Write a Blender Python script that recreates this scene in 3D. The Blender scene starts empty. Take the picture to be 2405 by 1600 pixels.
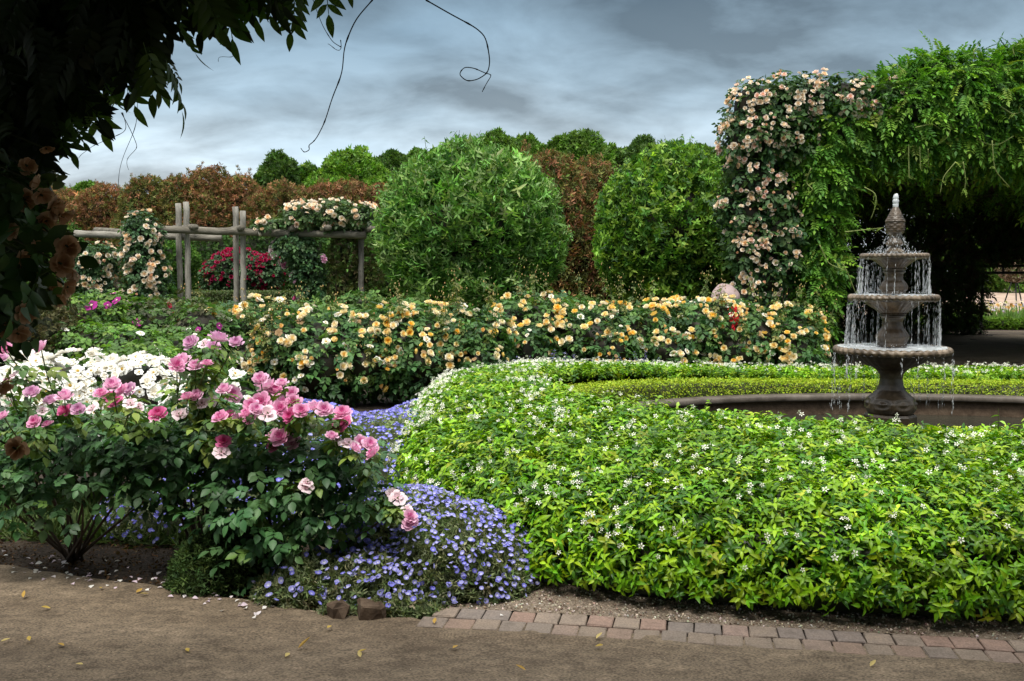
import bpy, math
import numpy as np
from mathutils import Matrix, Vector

rng = np.random.default_rng(11)
C = bpy.context.scene.collection
F, YH, EYE = 2338.0, 640.0, 1.6
PITCH = math.atan((800 - YH) / F)
CP, SP = math.cos(PITCH), math.sin(PITCH)
R = math.radians

def W(px, py, d):
    """point seen at photo pixel (px, py) at distance d in front of the camera"""
    a, b = (px - 1202.5) / F, (800 - py) / F
    y = CP + b * SP
    z = -SP + b * CP
    return np.array([a * d / y, d, EYE + z * d / y])

def G(px, py):
    a, b = (px - 1202.5) / F, (800 - py) / F
    y = CP + b * SP
    z = -SP + b * CP
    t = -EYE / z
    return np.array([a * t, y * t, 0.0])

def gz(x, y):
    """height of the terrain"""
    t = np.clip((np.asarray(y, float) - 14) / 12, 0, 1)
    s = np.clip((3.0 - np.asarray(x, float)) / 5, 0, 1)
    return 0.45 * t * t * (3 - 2 * t) * s

def nrm(v):
    return v / np.maximum(np.linalg.norm(v, axis=-1, keepdims=True), 1e-9)

# ------------------------------------------------------------------ mesh builder
class Geo:
    def __init__(s):
        s.V, s.C, s.L, s.S, s.n = [], [], [], [], 0

    def add(s, V, faces, col=(1, 1, 1)):
        V = np.asarray(V, float)
        col = np.asarray(col, float)
        if col.ndim == 1:
            col = np.tile(col, (len(V), 1))
        s.V.append(V); s.C.append(col)
        for f in faces:
            s.L.append(np.asarray(f, np.int64) + s.n); s.S.append(np.array([len(f)]))
        s.n += len(V)
        return s

    def grid(s, V, nu, nv, col=(1, 1, 1), closed_u=False):
        """V is (nu*nv,3), u outer"""
        V = np.asarray(V, float)
        i = np.arange(nu if closed_u else nu - 1)[:, None]
        j = np.arange(nv - 1)[None, :]
        i2 = (i + 1) % nu
        q = np.stack([i * nv + j, i2 * nv + j, i2 * nv + j + 1, i * nv + j + 1], -1).reshape(-1, 4)
        col = np.asarray(col, float)
        if col.ndim == 1:
            col = np.tile(col, (len(V), 1))
        s.V.append(V); s.C.append(col)
        s.L.append((q + s.n).ravel()); s.S.append(np.full(len(q), 4))
        s.n += len(V)
        return s

    def scatter(s, t, M, P, col):
        """t = template (verts, tris, colour factors)"""
        tv, tf, tc = t
        n, k = len(P), len(tv)
        if n == 0:
            return s
        V = np.einsum('nij,kj->nki', M, tv) + P[:, None, :]
        s.V.append(V.reshape(-1, 3))
        s.C.append(np.clip(col[:, None, :] * tc[None], 0, 1).reshape(-1, 3))
        off = s.n + np.arange(n)[:, None] * k
        for sz in (3, 4):
            ff = [f for f in tf if len(f) == sz]
            if ff:
                fa = np.array(ff).reshape(1, -1)
                s.L.append((off + fa).ravel()); s.S.append(np.full(n * len(ff), sz))
        s.n += n * k
        return s

    def tube(s, pts, rad, col=(1, 1, 1), k=6, cap=True):
        pts = np.asarray(pts, float); m = len(pts)
        rad = np.broadcast_to(np.asarray(rad, float), (m,))
        T = nrm(np.gradient(pts, axis=0))
        ref = np.array([0.31, 0.22, 0.92]) if abs(T[:, 2]).mean() < .8 else np.array([0.93, 0.2, 0.1])
        X = nrm(np.cross(T, ref)); Y = np.cross(T, X)
        a = np.arange(k) * 2 * math.pi / k
        V = pts[None] + rad[None, :, None] * (np.cos(a)[:, None, None] * X[None] + np.sin(a)[:, None, None] * Y[None])
        base = s.n
        s.grid(V.reshape(-1, 3), k, m, col, closed_u=True)
        if cap:
            for j in (0, m - 1):
                f = base + np.arange(k) * m + j
                s.L.append(f if j else f[::-1]); s.S.append(np.array([k]))
        return s

    def box(s, c, h, rot=0.0, col=(1, 1, 1), bev=0.0, jit=0.0):
        """box with chamfered vertical edges and top"""
        b = bev or min(h) * .06
        hx, hy, hz = h
        ring = [(-hx + b, -hy), (hx - b, -hy), (hx, -hy + b), (hx, hy - b), (hx - b, hy), (-hx + b, hy), (-hx, hy - b), (-hx, -hy + b)]
        rows = []
        for z, sh in ((-hz, 0), (hz - b, 0), (hz, b)):
            for x, y in ring:
                rows.append((x - math.copysign(sh, x), y - math.copysign(sh, y), z))
        V = np.array(rows) + rng.normal(0, 1, (24, 3)) * jit
        ca, sa = math.cos(rot), math.sin(rot)
        V = V @ np.array([[ca, sa, 0], [-sa, ca, 0], [0, 0, 1]]) + np.asarray(c, float)
        fs = []
        for r in range(2):
            for i in range(8):
                j = (i + 1) % 8
                fs.append((r * 8 + i, r * 8 + j, r * 8 + 8 + j, r * 8 + 8 + i))
        fs.append(tuple(range(16, 24))); fs.append(tuple(range(7, -1, -1)))
        return s.add(V, fs, col)

    def mesh(s, name, mat, off=(0, 0, 0), smooth=True):
        me = bpy.data.meshes.new(name)
        V = np.concatenate(s.V) - np.asarray(off, float)
        L = np.concatenate([np.asarray(x).ravel() for x in s.L]).astype(np.int32)
        S = np.concatenate(s.S).astype(np.int32)
        me.vertices.add(len(V)); me.loops.add(len(L)); me.polygons.add(len(S))
        me.vertices.foreach_set('co', V.astype(np.float32).ravel())
        me.loops.foreach_set('vertex_index', L)
        st = np.concatenate([[0], np.cumsum(S)[:-1]]).astype(np.int32)
        me.polygons.foreach_set('loop_start', st)
        me.polygons.foreach_set('loop_total', S)
        me.polygons.foreach_set('use_smooth', np.full(len(S), smooth))
        me.update(calc_edges=True)
        at = me.color_attributes.new('col', 'FLOAT_COLOR', 'POINT')
        col = np.concatenate(s.C)
        at.data.foreach_set('color', np.concatenate([col, np.ones((len(col), 1))], 1).astype(np.float32).ravel())
        me.materials.append(mat)
        me.validate()
        return me

    def build(s, name, mat, parent=None, smooth=True):
        if parent is not None:
            p, off = parent, np.zeros(3)
            while p is not None:
                off = off + np.array(p.location); p = p.parent
        else:
            off = np.zeros(3)
        o = bpy.data.objects.new(name, s.mesh(name, mat, off, smooth))
        C.objects.link(o)
        o.parent = parent
        return o

def tag(o, label=None, cat=None, group=None, kind=None):
    if label: o['label'] = label
    if cat: o['category'] = cat
    if group: o['group'] = group
    if kind: o['kind'] = kind
    return o

def thing(name, label, cat, loc=(0, 0, 0), group=None):
    o = bpy.data.objects.new(name, None); C.objects.link(o)
    o.location = [float(v) for v in loc]
    o.empty_display_size = .1
    return tag(o, label, cat, group)

# ------------------------------------------------------------------ materials
def newmat(name):
    m = bpy.data.materials.new(name); m.use_nodes = True
    nt = m.node_tree; nt.nodes.clear()
    out = nt.nodes.new('ShaderNodeOutputMaterial')
    return m, nt, out

def N(nt, t, **kw):
    n = nt.nodes.new(t)
    for k, v in kw.items():
        if k.startswith('i_'):
            n.inputs[k[2:].replace('_', ' ')].default_value = v
        else:
            setattr(n, k, v)
    return n

def leafmat(name, rough=.5, spec=.4, trans=.25, tcol=(1.25, 1.35, .6), hue=True):
    m, nt, out = newmat(name)
    a = N(nt, 'ShaderNodeAttribute', attribute_name='col')
    p = N(nt, 'ShaderNodeBsdfPrincipled')
    p.inputs['Roughness'].default_value = rough
    p.inputs['Specular IOR Level'].default_value = spec
    nt.links.new(a.outputs['Color'], p.inputs['Base Color'])
    if trans > 0:
        t = N(nt, 'ShaderNodeBsdfTranslucent')
        mx = N(nt, 'ShaderNodeMix', data_type='RGBA', blend_type='MULTIPLY')
        mx.inputs['Factor'].default_value = 1
        nt.links.new(a.outputs['Color'], mx.inputs[6]); mx.inputs[7].default_value = (*tcol, 1)
        nt.links.new(mx.outputs[2], t.inputs['Color'])
        ms = N(nt, 'ShaderNodeMixShader'); ms.inputs[0].default_value = trans
        nt.links.new(p.outputs[0], ms.inputs[1]); nt.links.new(t.outputs[0], ms.inputs[2])
        nt.links.new(ms.outputs[0], out.inputs[0])
    else:
        nt.links.new(p.outputs[0], out.inputs[0])
    return m

def noisemat(name, cols, scale=4, detail=8, rough=.8, bump=.3, bscale=None, stretch=(1, 1, 1), spec=.3, pos=(.3, .7), fine=0.0, fscale=200, useattr=False, bdist=.02, mid=0, mids=20):
    m, nt, out = newmat(name)
    tc = N(nt, 'ShaderNodeTexCoord')
    mp = N(nt, 'ShaderNodeMapping'); mp.inputs['Scale'].default_value = stretch
    nt.links.new(tc.outputs['Object'], mp.inputs[0])
    no = N(nt, 'ShaderNodeTexNoise'); no.inputs['Scale'].default_value = scale; no.inputs['Detail'].default_value = detail
    no.inputs['Roughness'].default_value = .65
    nt.links.new(mp.outputs[0], no.inputs['Vector'])
    cr = N(nt, 'ShaderNodeValToRGB')
    while len(cr.color_ramp.elements) < len(cols):
        cr.color_ramp.elements.new(.5)
    for i, c in enumerate(cols):
        e = cr.color_ramp.elements[i]
        e.position = pos[0] + (pos[1] - pos[0]) * i / max(1, len(cols) - 1); e.color = (*c, 1)
    nt.links.new(no.outputs[0], cr.inputs[0])
    col = cr.outputs[0]
    f = N(nt, 'ShaderNodeTexNoise'); f.inputs['Scale'].default_value = bscale or scale * 6; f.inputs['Detail'].default_value = 6
    nt.links.new(mp.outputs[0], f.inputs['Vector'])
    if fine > 0:
        g = N(nt, 'ShaderNodeTexNoise'); g.inputs['Scale'].default_value = fscale; g.inputs['Detail'].default_value = 3
        nt.links.new(mp.outputs[0], g.inputs['Vector'])
        mr = N(nt, 'ShaderNodeMapRange'); mr.inputs[1].default_value = .35; mr.inputs[2].default_value = .65
        mr.inputs[3].default_value = 1 - fine; mr.inputs[4].default_value = 1 + fine * .7
        nt.links.new(g.outputs[0], mr.inputs[0])
        mx = N(nt, 'ShaderNodeMix', data_type='RGBA', blend_type='MULTIPLY'); mx.inputs['Factor'].default_value = 1
        nt.links.new(col, mx.inputs[6]); nt.links.new(mr.outputs[0], mx.inputs[7])
        col = mx.outputs[2]
    if mid > 0:
        mr = N(nt, 'ShaderNodeMapRange'); mr.inputs[1].default_value = .3; mr.inputs[2].default_value = .7; mr.inputs[3].default_value = 1 - mid; mr.inputs[4].default_value = 1 + mid
        h = N(nt, 'ShaderNodeTexNoise'); h.inputs['Scale'].default_value = mids; h.inputs['Detail'].default_value = 8; h.inputs['Roughness'].default_value = .7
        nt.links.new(mp.outputs[0], h.inputs['Vector']); nt.links.new(h.outputs[0], mr.inputs[0])
        mx = N(nt, 'ShaderNodeMix', data_type='RGBA', blend_type='MULTIPLY'); mx.inputs['Factor'].default_value = 1
        nt.links.new(col, mx.inputs[6]); nt.links.new(mr.outputs[0], mx.inputs[7])
        col = mx.outputs[2]
    if useattr:
        a = N(nt, 'ShaderNodeAttribute', attribute_name='col')
        mx = N(nt, 'ShaderNodeMix', data_type='RGBA', blend_type='MULTIPLY'); mx.inputs['Factor'].default_value = 1
        nt.links.new(col, mx.inputs[6]); nt.links.new(a.outputs['Color'], mx.inputs[7])
        col = mx.outputs[2]
    p = N(nt, 'ShaderNodeBsdfPrincipled')
    p.inputs['Roughness'].default_value = rough; p.inputs['Specular IOR Level'].default_value = spec
    nt.links.new(col, p.inputs['Base Color'])
    if bump > 0:
        b = N(nt, 'ShaderNodeBump'); b.inputs['Strength'].default_value = bump; b.inputs['Distance'].default_value = bdist
        nt.links.new(f.outputs[0], b.inputs['Height']); nt.links.new(b.outputs[0], p.inputs['Normal'])
    nt.links.new(p.outputs[0], out.inputs[0])
    return m

LEAF = leafmat('leaf', .55, .3, .28)
GLOSS = leafmat('glossy_leaf', .42, .28, .17)
ROSEMAT = leafmat('rose_leaf', .5, .4, .22)
DULL = leafmat('dull_leaf', .75, .15, .2)
DARKLEAF = leafmat('vine_leaf', .6, .2, .10)
PETAL = leafmat('petal', .7, .15, .3, (1, .97, .92))
STEM = leafmat('stem', .8, .2, 0)
BARK = noisemat('bark', [(.05, .038, .028), (.12, .095, .07)], 9, 8, .9, .6, 40, (1, 1, .3))
TIMBER = noisemat('weathered_timber', [(.10, .09, .075), (.23, .215, .185), (.33, .31, .27)], 5, 9, .85, .5, 30, (3, 3, .5), useattr=True)
TIMBERX = noisemat('weathered_log', [(.07, .062, .05), (.2, .185, .155), (.32, .3, .26)], 5, 9, .85, .5, 30, (.5, 3, 3), useattr=True)
STONE = noisemat('fountain_stone', [(.014, .009, .004), (.056, .038, .02), (.145, .108, .07)], 7, 9, .42, .35, 55, spec=.5, useattr=True, bdist=.006)
COPING = noisemat('coping_stone', [(.035, .028, .022), (.085, .07, .056), (.14, .12, .1)], 5, 9, .6, .3, 60, bdist=.006)
SAND = noisemat('sandy_gravel', [(.12, .088, .058), (.18, .136, .092), (.235, .18, .124)], 1.1, 12, .95, .9, 120, (.7, 1.2, 1), pos=(.36, .64), fine=.5, fscale=130, bdist=.008, mid=.4, mids=14)
SOIL = noisemat('dark_soil', [(.02, .014, .010), (.042, .03, .021), (.075, .055, .038)], 3, 10, .95, .8, 40, fine=.5, fscale=60, bdist=.03)
GRAVEL = noisemat('gravel', [(.10, .072, .05), (.2, .155, .115), (.34, .28, .22)], 55, 6, .95, .9, 110, fine=.4, fscale=140, bdist=.012)
BRICK = noisemat('brick', [(.75, .75, .75), (1, 1, 1), (1.1, 1.08, 1.05)], 14, 9, .9, .4, 90, fine=.22, fscale=120, useattr=True, bdist=.004)
EARTH = noisemat('earth', [(.2, .14, .1), (.34, .25, .19), (.42, .32, .25)], 1.5, 10, .95, .6, 12)
ROCK = noisemat('rock', [(.04, .026, .016), (.085, .056, .036), (.13, .092, .062)], 12, 9, .85, .5, 60, bdist=.008)
IRON = noisemat('black_iron', [(.01, .01, .01), (.03, .028, .025)], 20, 4, .5, .1, 60)
GROUNDM = noisemat('garden_ground', [(.03, .04, .012), (.06, .075, .02), (.075, .06, .035)], .5, 10, .95, .6, 20, fine=.5, fscale=30)

def watermat(name, col, rough, trans, white=False):
    m, nt, out = newmat(name)
    p = N(nt, 'ShaderNodeBsdfPrincipled')
    p.inputs['Base Color'].default_value = (*col, 1); p.inputs['Roughness'].default_value = rough
    p.inputs['Transmission Weight'].default_value = trans; p.inputs['IOR'].default_value = 1.33
    if not white:
        tc = N(nt, 'ShaderNodeTexCoord'); no = N(nt, 'ShaderNodeTexNoise'); no.inputs['Scale'].default_value = 14
        no.inputs['Detail'].default_value = 4
        nt.links.new(tc.outputs['Object'], no.inputs['Vector'])
        b = N(nt, 'ShaderNodeBump'); b.inputs['Strength'].default_value = .35; b.inputs['Distance'].default_value = .03
        nt.links.new(no.outputs[0], b.inputs['Height']); nt.links.new(b.outputs[0], p.inputs['Normal'])
    nt.links.new(p.outputs[0], out.inputs[0])
    return m
WATER = watermat('pool_water', (.03, .03, .022), .06, 0)
FOAM = watermat('white_water', (.80, .84, .86), .15, .4, True)

# ------------------------------------------------------------------ leaf and flower templates (verts, faces, colour factors)
def T(V, Fs, Cc=None):
    V = np.array(V, float)
    return V, Fs, (np.ones((len(V), 3)) if Cc is None else np.array(Cc, float))

def leaf_t(w=.4, seg=3, fold=.22, curl=.25, peak=.4):
    """leaf of length 1 along +Y, face +Z, folded on the midrib, tip curling down"""
    ts = np.linspace(0, 1, seg + 1)
    V, Cc = [], []
    for t in ts:
        ww = w * .5 * (math.sin(math.pi * t ** (math.log(.5) / math.log(peak))) if 0 < t < 1 else 0)
        z = -curl * t * t
        V += [(-ww, t, z + fold * ww * 2), (0, t, z), (ww, t, z + fold * ww * 2)]
        Cc += [(1, 1, 1), (1.12, 1.1, 1.05), (1, 1, 1)]
    Fs = []
    for i in range(seg):
        a, b = i * 3, i * 3 + 3
        if i == 0:
            Fs += [(1, b + 1, b), (1, b + 2, b + 1)]
        elif i == seg - 1:
            Fs += [(a, a + 1, b + 1), (a + 1, a + 2, b + 1)]
        else:
            Fs += [(a, a + 1, b + 1, b), (a + 1, a + 2, b + 2, b + 1)]
    V, Cc = np.array(V), np.array(Cc)
    used = sorted({i for f in Fs for i in f}); mp = {o: n for n, o in enumerate(used)}
    return V[used], [tuple(mp[i] for i in f) for f in Fs], Cc[used]

def diamond_t(w=.5, fold=.15):
    return T([(0, 0, 0), (w / 2, .45, fold * w), (0, 1, -.1), (-w / 2, .45, fold * w)], [(0, 1, 2), (0, 2, 3)])

def merge_t(parts):
    V, Fs, Cc, n = [], [], [], 0
    for (v, f, c), M, p, s, k in parts:
        V.append((v * s) @ np.asarray(M).T + p); Fs += [tuple(i + n for i in q) for q in f]; Cc.append(c * np.asarray(k)); n += len(v)
    return np.concatenate(V), Fs, np.concatenate(Cc)

def frame1(ax, nz):
    ax = nrm(np.asarray(ax, float)); nz = np.asarray(nz, float)
    nz = nrm(nz - ax * (ax @ nz)); x = np.cross(ax, nz)
    return np.stack([x, ax, nz], 1)

def pinnate(lt, pairs, leaf, length, spread=.9, droop=.25, tip=True, stalk=.25, sizegrow=.0):
    """compound leaf along +Y"""
    ps = []
    for i in range(pairs):
        t = stalk + (1 - stalk) * i / pairs
        p = np.array([0, t * length, -droop * t * t * length])
        for sg in (-1, 1):
            M = frame1((sg * spread, .55, -.18 + rng.normal(0, .1)), (0, 0.1, 1))
            ps.append((lt, M, p, leaf * (1 + sizegrow * t) * rng.uniform(.85, 1.1), rng.uniform(.85, 1.12)))
    if tip:
        ps.append((lt, frame1((0, 1, -.5), (0, .2, 1)), np.array([0, length, -droop * length]), leaf * 1.1, 1.05))
    # rachis
    V = np.array([(-.008, 0, 0), (.008, 0, 0), (.005, length, -droop * length), (-.005, length, -droop * length)])
    ps.append(((V, [(0, 1, 2, 3)], np.full((4, 3), .8)), np.eye(3), np.zeros(3), 1, 1))
    return merge_t(ps)

def whorl(lt, n, leaf, h, up=.35, tipk=1.25):
    """upright shoot along +Y: n pairs of leaves around the stem"""
    ps = []
    a0 = rng.uniform(0, 6.28)
    for i in range(n):
        t = (i + .3) / n
        for sg in range(2):
            a = a0 + i * 1.57 + sg * math.pi + rng.normal(0, .3)
            o = np.array([math.cos(a), 0, math.sin(a)])
            ax = o + np.array([0, up + .7 * t * t + rng.normal(0, .2), 0])
            k = 1 + (tipk - 1) * t
            ps.append((lt, frame1(ax, np.array([0, 1, 0]) + .25 * rng.normal(0, 1, 3)), np.array([0, t * h, 0]), leaf * rng.uniform(.75, 1.1) * (1 - .25 * t), (k * 1.04, k, .95)))
    return merge_t(ps)

def petal_ring(ps, n, Rr, Hh, ph, gu=3, gv=3, wide=1.35, curl=.1, c0=(1, 1, 1), c1=(1, 1, 1), wob=.06):
    for i in range(n):
        a0 = ph + i * 2 * math.pi / n + rng.normal(0, .12)
        w = wide * math.pi / n
        rr, hh = Rr * rng.uniform(.88, 1.08), Hh * rng.uniform(.85, 1.15)
        V, Cc = [], []
        for u in np.linspace(-1, 1, gu):
            for v in np.linspace(0.02, 1, gv):
                a = a0 + u * w * (.35 + .65 * v) * (1 - .25 * v * v)
                r = rr * v ** .75 * (1 - .14 * u * u * v)
                z = hh * v ** 1.6 - curl * Rr * max(0, v - .7) * 3 - .1 * hh * u * u + rng.normal(0, wob) * Rr * v
                V.append((r * math.cos(a), r * math.sin(a), z))
                Cc.append(np.array(c0) * (1 - v) + np.array(c1) * v)
        q = [(iu * gv + iv, (iu + 1) * gv + iv, (iu + 1) * gv + iv + 1, iu * gv + iv + 1) for iu in range(gu - 1) for iv in range(gv - 1)]
        ps.append(((np.array(V), q, np.array(Cc)), np.eye(3), np.zeros(3), 1, 1))

def rose_t(rings, gu=3, gv=3, stamen=None):
    ps = []
    for i, (n, Rr, Hh, c0, c1) in enumerate(rings):
        petal_ring(ps, n, Rr, Hh, i * .7, gu, gv, c0=c0, c1=c1, curl=.12 if Rr > .7 else .02)
    if stamen:
        k = 7; a = np.arange(k) * 2 * math.pi / k
        V = np.concatenate([[[0, 0, .3]], np.stack([.2 * np.cos(a), .2 * np.sin(a), np.full(k, .12)], 1)])
        ps.append(((V, [(0, 1 + i, 1 + (i + 1) % k) for i in range(k)], np.tile(np.array(stamen), (k + 1, 1))), np.eye(3), np.zeros(3), 1, 1))
    v, f, c = merge_t(ps)
    return v - np.array([0, 0, .25]), f, c

def geo_of(t, mat, name):
    g = Geo(); g.scatter(t, np.eye(3)[None], np.zeros((1, 3)), np.ones((1, 3)))
    return g.mesh(name, mat)

class Bloom:
    def __init__(s, name, ts, mat=PETAL):
        s.t = ts; s.m = [geo_of(t, mat, name) for t in ts]; s.mat = mat; s.name = name

def frames(nz, spin=True):
    nz = nrm(nz); a = rng.normal(0, 1, nz.shape)
    ax = nrm(a - nz * (a * nz).sum(-1, keepdims=True)); x = np.cross(ax, nz)
    return np.stack([x, ax, nz], -1)

def frames_leaf(Nn, out=.6, up=.8, rnd=.5, aout=.5, droop=.2, arnd=.7):
    n = len(Nn)
    nz = nrm(Nn * out + np.array([0, 0, up]) + rnd * rng.normal(0, 1, (n, 3)))
    ax = Nn * aout + np.array([0, 0, -droop]) + arnd * rng.normal(0, 1, (n, 3))
    ax = nrm(ax - nz * (ax * nz).sum(-1, keepdims=True))
    return np.stack([np.cross(ax, nz), ax, nz], -1)

def pal(n, cols, wts=None, jit=.18):
    cols = np.array(cols, float)
    i = rng.choice(len(cols), n, p=None if wts is None else np.array(wts) / sum(wts))
    return np.clip(cols[i] * rng.lognormal(0, jit, (n, 1)) * rng.lognormal(0, jit * .3, (n, 3)), 0, .95)

def blooms(parent, B, P, Nn, size, var, cap=95, rest='bloom_mass', part=None):
    """flowers of a plant: the nearest ones as parts, the rest in one mesh"""
    P, Nn = np.asarray(P), nrm(np.asarray(Nn)); n = len(P)
    size = np.broadcast_to(np.asarray(size, float), (n,)); var = np.broadcast_to(np.asarray(var), (n,))
    M = frames(Nn)
    seen = size / np.maximum(P[:, 1], .5) * (1 + .6 * (-Nn[:, 1]))
    order = np.argsort(-seen)
    off = np.array(parent.location)
    for i in order[:cap]:
        o = bpy.data.objects.new(part or B.name, B.m[0 if B.name == 'jasmine_flower' else var[i]]); C.objects.link(o)
        o.parent = parent
        mt = Matrix([[*(M[i][r] * size[i]), P[i][r] - off[r]] for r in range(3)] + [[0, 0, 0, 1]])
        o.matrix_local = mt
    r = order[cap:]
    if len(r):
        g = Geo()
        for v in range(len(B.t)):
            k = r[var[r] == v]
            g.scatter(B.t[v], M[k] * size[k][:, None, None], P[k], np.ones((len(k), 3)))
        tag(g.build(rest, B.mat, parent), kind='stuff')

# ------------------------------------------------------------------ volumes of foliage
def lump(P, f, s=0.0):
    x, y, z = P[..., 0] * f + s, P[..., 1] * f + 2.1 * s, P[..., 2] * f + 3.7 * s
    return (np.sin(x * 1.7 + np.sin(y * 1.3)) + np.sin(y * 2.1 + np.sin(z * 1.7 + s)) + np.sin(z * 1.9 + np.sin(x * 2.3))) / 3

def shell(blobs, n, depth=.25, lumpy=.08, lf=2.0, flat=True, cull=None, zmin=None):
    """n points near the surface of a union of ellipsoids, with outward normals"""
    B = np.array(blobs, float); c, r = B[:, :3], B[:, 3:6]
    w = (r[:, 0] * r[:, 2] + r[:, 1] * r[:, 2] + r[:, 0] * r[:, 1]); w = w / w.sum()
    P, Q, got = [], [], 0
    for _ in range(30):
        m = int((n - got) * 1.8) + 50
        k = rng.choice(len(B), m, p=w)
        u = nrm(rng.normal(0, 1, (m, 3)))
        f = 1 - depth * rng.random(m) ** 1.6
        p0 = c[k] + u * r[k]
        p = c[k] + u * r[k] * (f * (1 + lumpy * lump(p0, lf)))[:, None]
        q = nrm(u / r[k])
        inside = np.zeros(m, bool)
        for j in range(len(B)):
            dd = (((p - c[j]) / r[j]) ** 2).sum(1)
            inside |= (dd < (1 - depth * .9) ** 2) & (k != j)
        ok = ~inside
        if zmin is not None: ok &= p[:, 2] > (zmin(p[:, 0], p[:, 1]) if callable(zmin) else zmin)
        if cull is not None:
            tocam = nrm(np.array([0, 0, EYE]) - p)
            ok &= (q * tocam).sum(1) > cull
        P.append(p[ok]); Q.append(q[ok]); got += ok.sum()
        if got >= n: break
    return np.concatenate(P)[:n], np.concatenate(Q)[:n]

ICO = None
def ico():
    global ICO
    if ICO is None:
        import bmesh
        bm = bmesh.new(); bmesh.ops.create_icosphere(bm, subdivisions=3, radius=1)
        ICO = (np.array([v.co[:] for v in bm.verts]), [tuple(v.index for v in f.verts) for f in bm.faces])
        bm.free()
    return ICO

def core(g, blobs, k=.72, col=(.022, .024, .012), zmin=None):  # dark lumps added inside foliage to stand in for its inner shade
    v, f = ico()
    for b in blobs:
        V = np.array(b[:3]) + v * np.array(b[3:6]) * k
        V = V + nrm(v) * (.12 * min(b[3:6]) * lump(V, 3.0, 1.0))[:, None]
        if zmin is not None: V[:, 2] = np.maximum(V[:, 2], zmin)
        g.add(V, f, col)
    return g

def bush(g, blobs, n, ts, size, cols, wts=None, depth=.3, jit=.2, corek=.7, fr={}, cull=None, lumpy=.08, lf=2.0, zmin=None, tops=None, corecol=(.03, .026, .016)):
    P, Q = shell(blobs, n, depth, lumpy, lf, cull=cull, zmin=zmin)
    n = len(P)
    M = frames_leaf(Q, **fr)
    s = size * rng.uniform(.7, 1.2, n)
    c = pal(n, cols, wts, jit)
    c *= (1 + .22 * lump(P, 2.3 / max(.35, np.array(blobs)[:, 3].mean()), 4.0))[:, None]
    k = rng.integers(0, len(ts), n)
    for i, t in enumerate(ts):
        j = k == i
        g.scatter(t, M[j] * s[j][:, None, None], P[j], c[j])
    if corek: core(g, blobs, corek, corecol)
    return P, Q

def shoots(g, base, n, h, leaf_ts, leaf, cols, spread=.25, rad=.004, bud=None, stemcol=(.10, .13, .04)):
    """upright shoots from the points base"""
    tips = []
    for b in base:
        d = nrm(np.array([rng.normal(0, spread), rng.normal(0, spread), 1]))
        hh = h * rng.uniform(.6, 1.2)
        t = np.linspace(0, 1, 5)[:, None]
        pts = b + d * hh * t + np.array([rng.normal(0, .05), rng.normal(0, .05), 0]) * (t ** 2) * hh * 2
        g.tube(pts, np.linspace(rad, rad * .5, 5), stemcol, 4, False)
        m = n
        tt = rng.uniform(.1, .95, m)
        P = b + d * hh * tt[:, None]
        a = rng.uniform(0, 6.28, m)
        Q = np.stack([np.cos(a), np.sin(a), np.full(m, .2)], 1)
        M = frames_leaf(Q, .3, 1, .3, 1, .1, .3)
        g.scatter(leaf_ts[rng.integers(len(leaf_ts))], M * (leaf * (1 - .4 * tt) * rng.uniform(.7, 1.1, m))[:, None, None], P, pal(m, cols))
        tips.append(pts[-1])
    return np.array(tips)

L_FINE = leaf_t(.42, 4, .22, .3, .42)
L_MID = leaf_t(.45, 3, .2, .28, .42)
L_ROUND = leaf_t(.66, 4, .14, .2, .45)
L_LONG = leaf_t(.34, 3, .2, .4, .4)
L_TINY = diamond_t(.5)
L_TINYL = diamond_t(.34)
L_JAS = leaf_t(.46, 4, .2, .4, .42)
JAS = [whorl(L_JAS, 3, .047, .042, up=.05, tipk=1.35) for _ in range(6)]
ROSELEAF = [pinnate(L_ROUND, 2, .5, .62, .9, .2) for _ in range(4)]
ROSEFAR = [pinnate(diamond_t(.62), 2, .5, .62, .9, .2) for _ in range(4)]
WIST = [pinnate(diamond_t(.45), 6, .32, .9, .85, .4, sizegrow=-.2, stalk=.12) for _ in range(4)]
WISTNEAR = [pinnate(leaf_t(.35, 5, .12, .25, .42), 5, .30, .75, .75, .3) for _ in range(5)]
CLUMP = [whorl(L_TINY, 3, 1, .5) for _ in range(4)]
CLUMPL = [whorl(L_TINYL, 3, 1, .6) for _ in range(4)]
LONGW = [whorl(L_LONG, 3, 1, .5, up=.1) for _ in range(4)]

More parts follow.
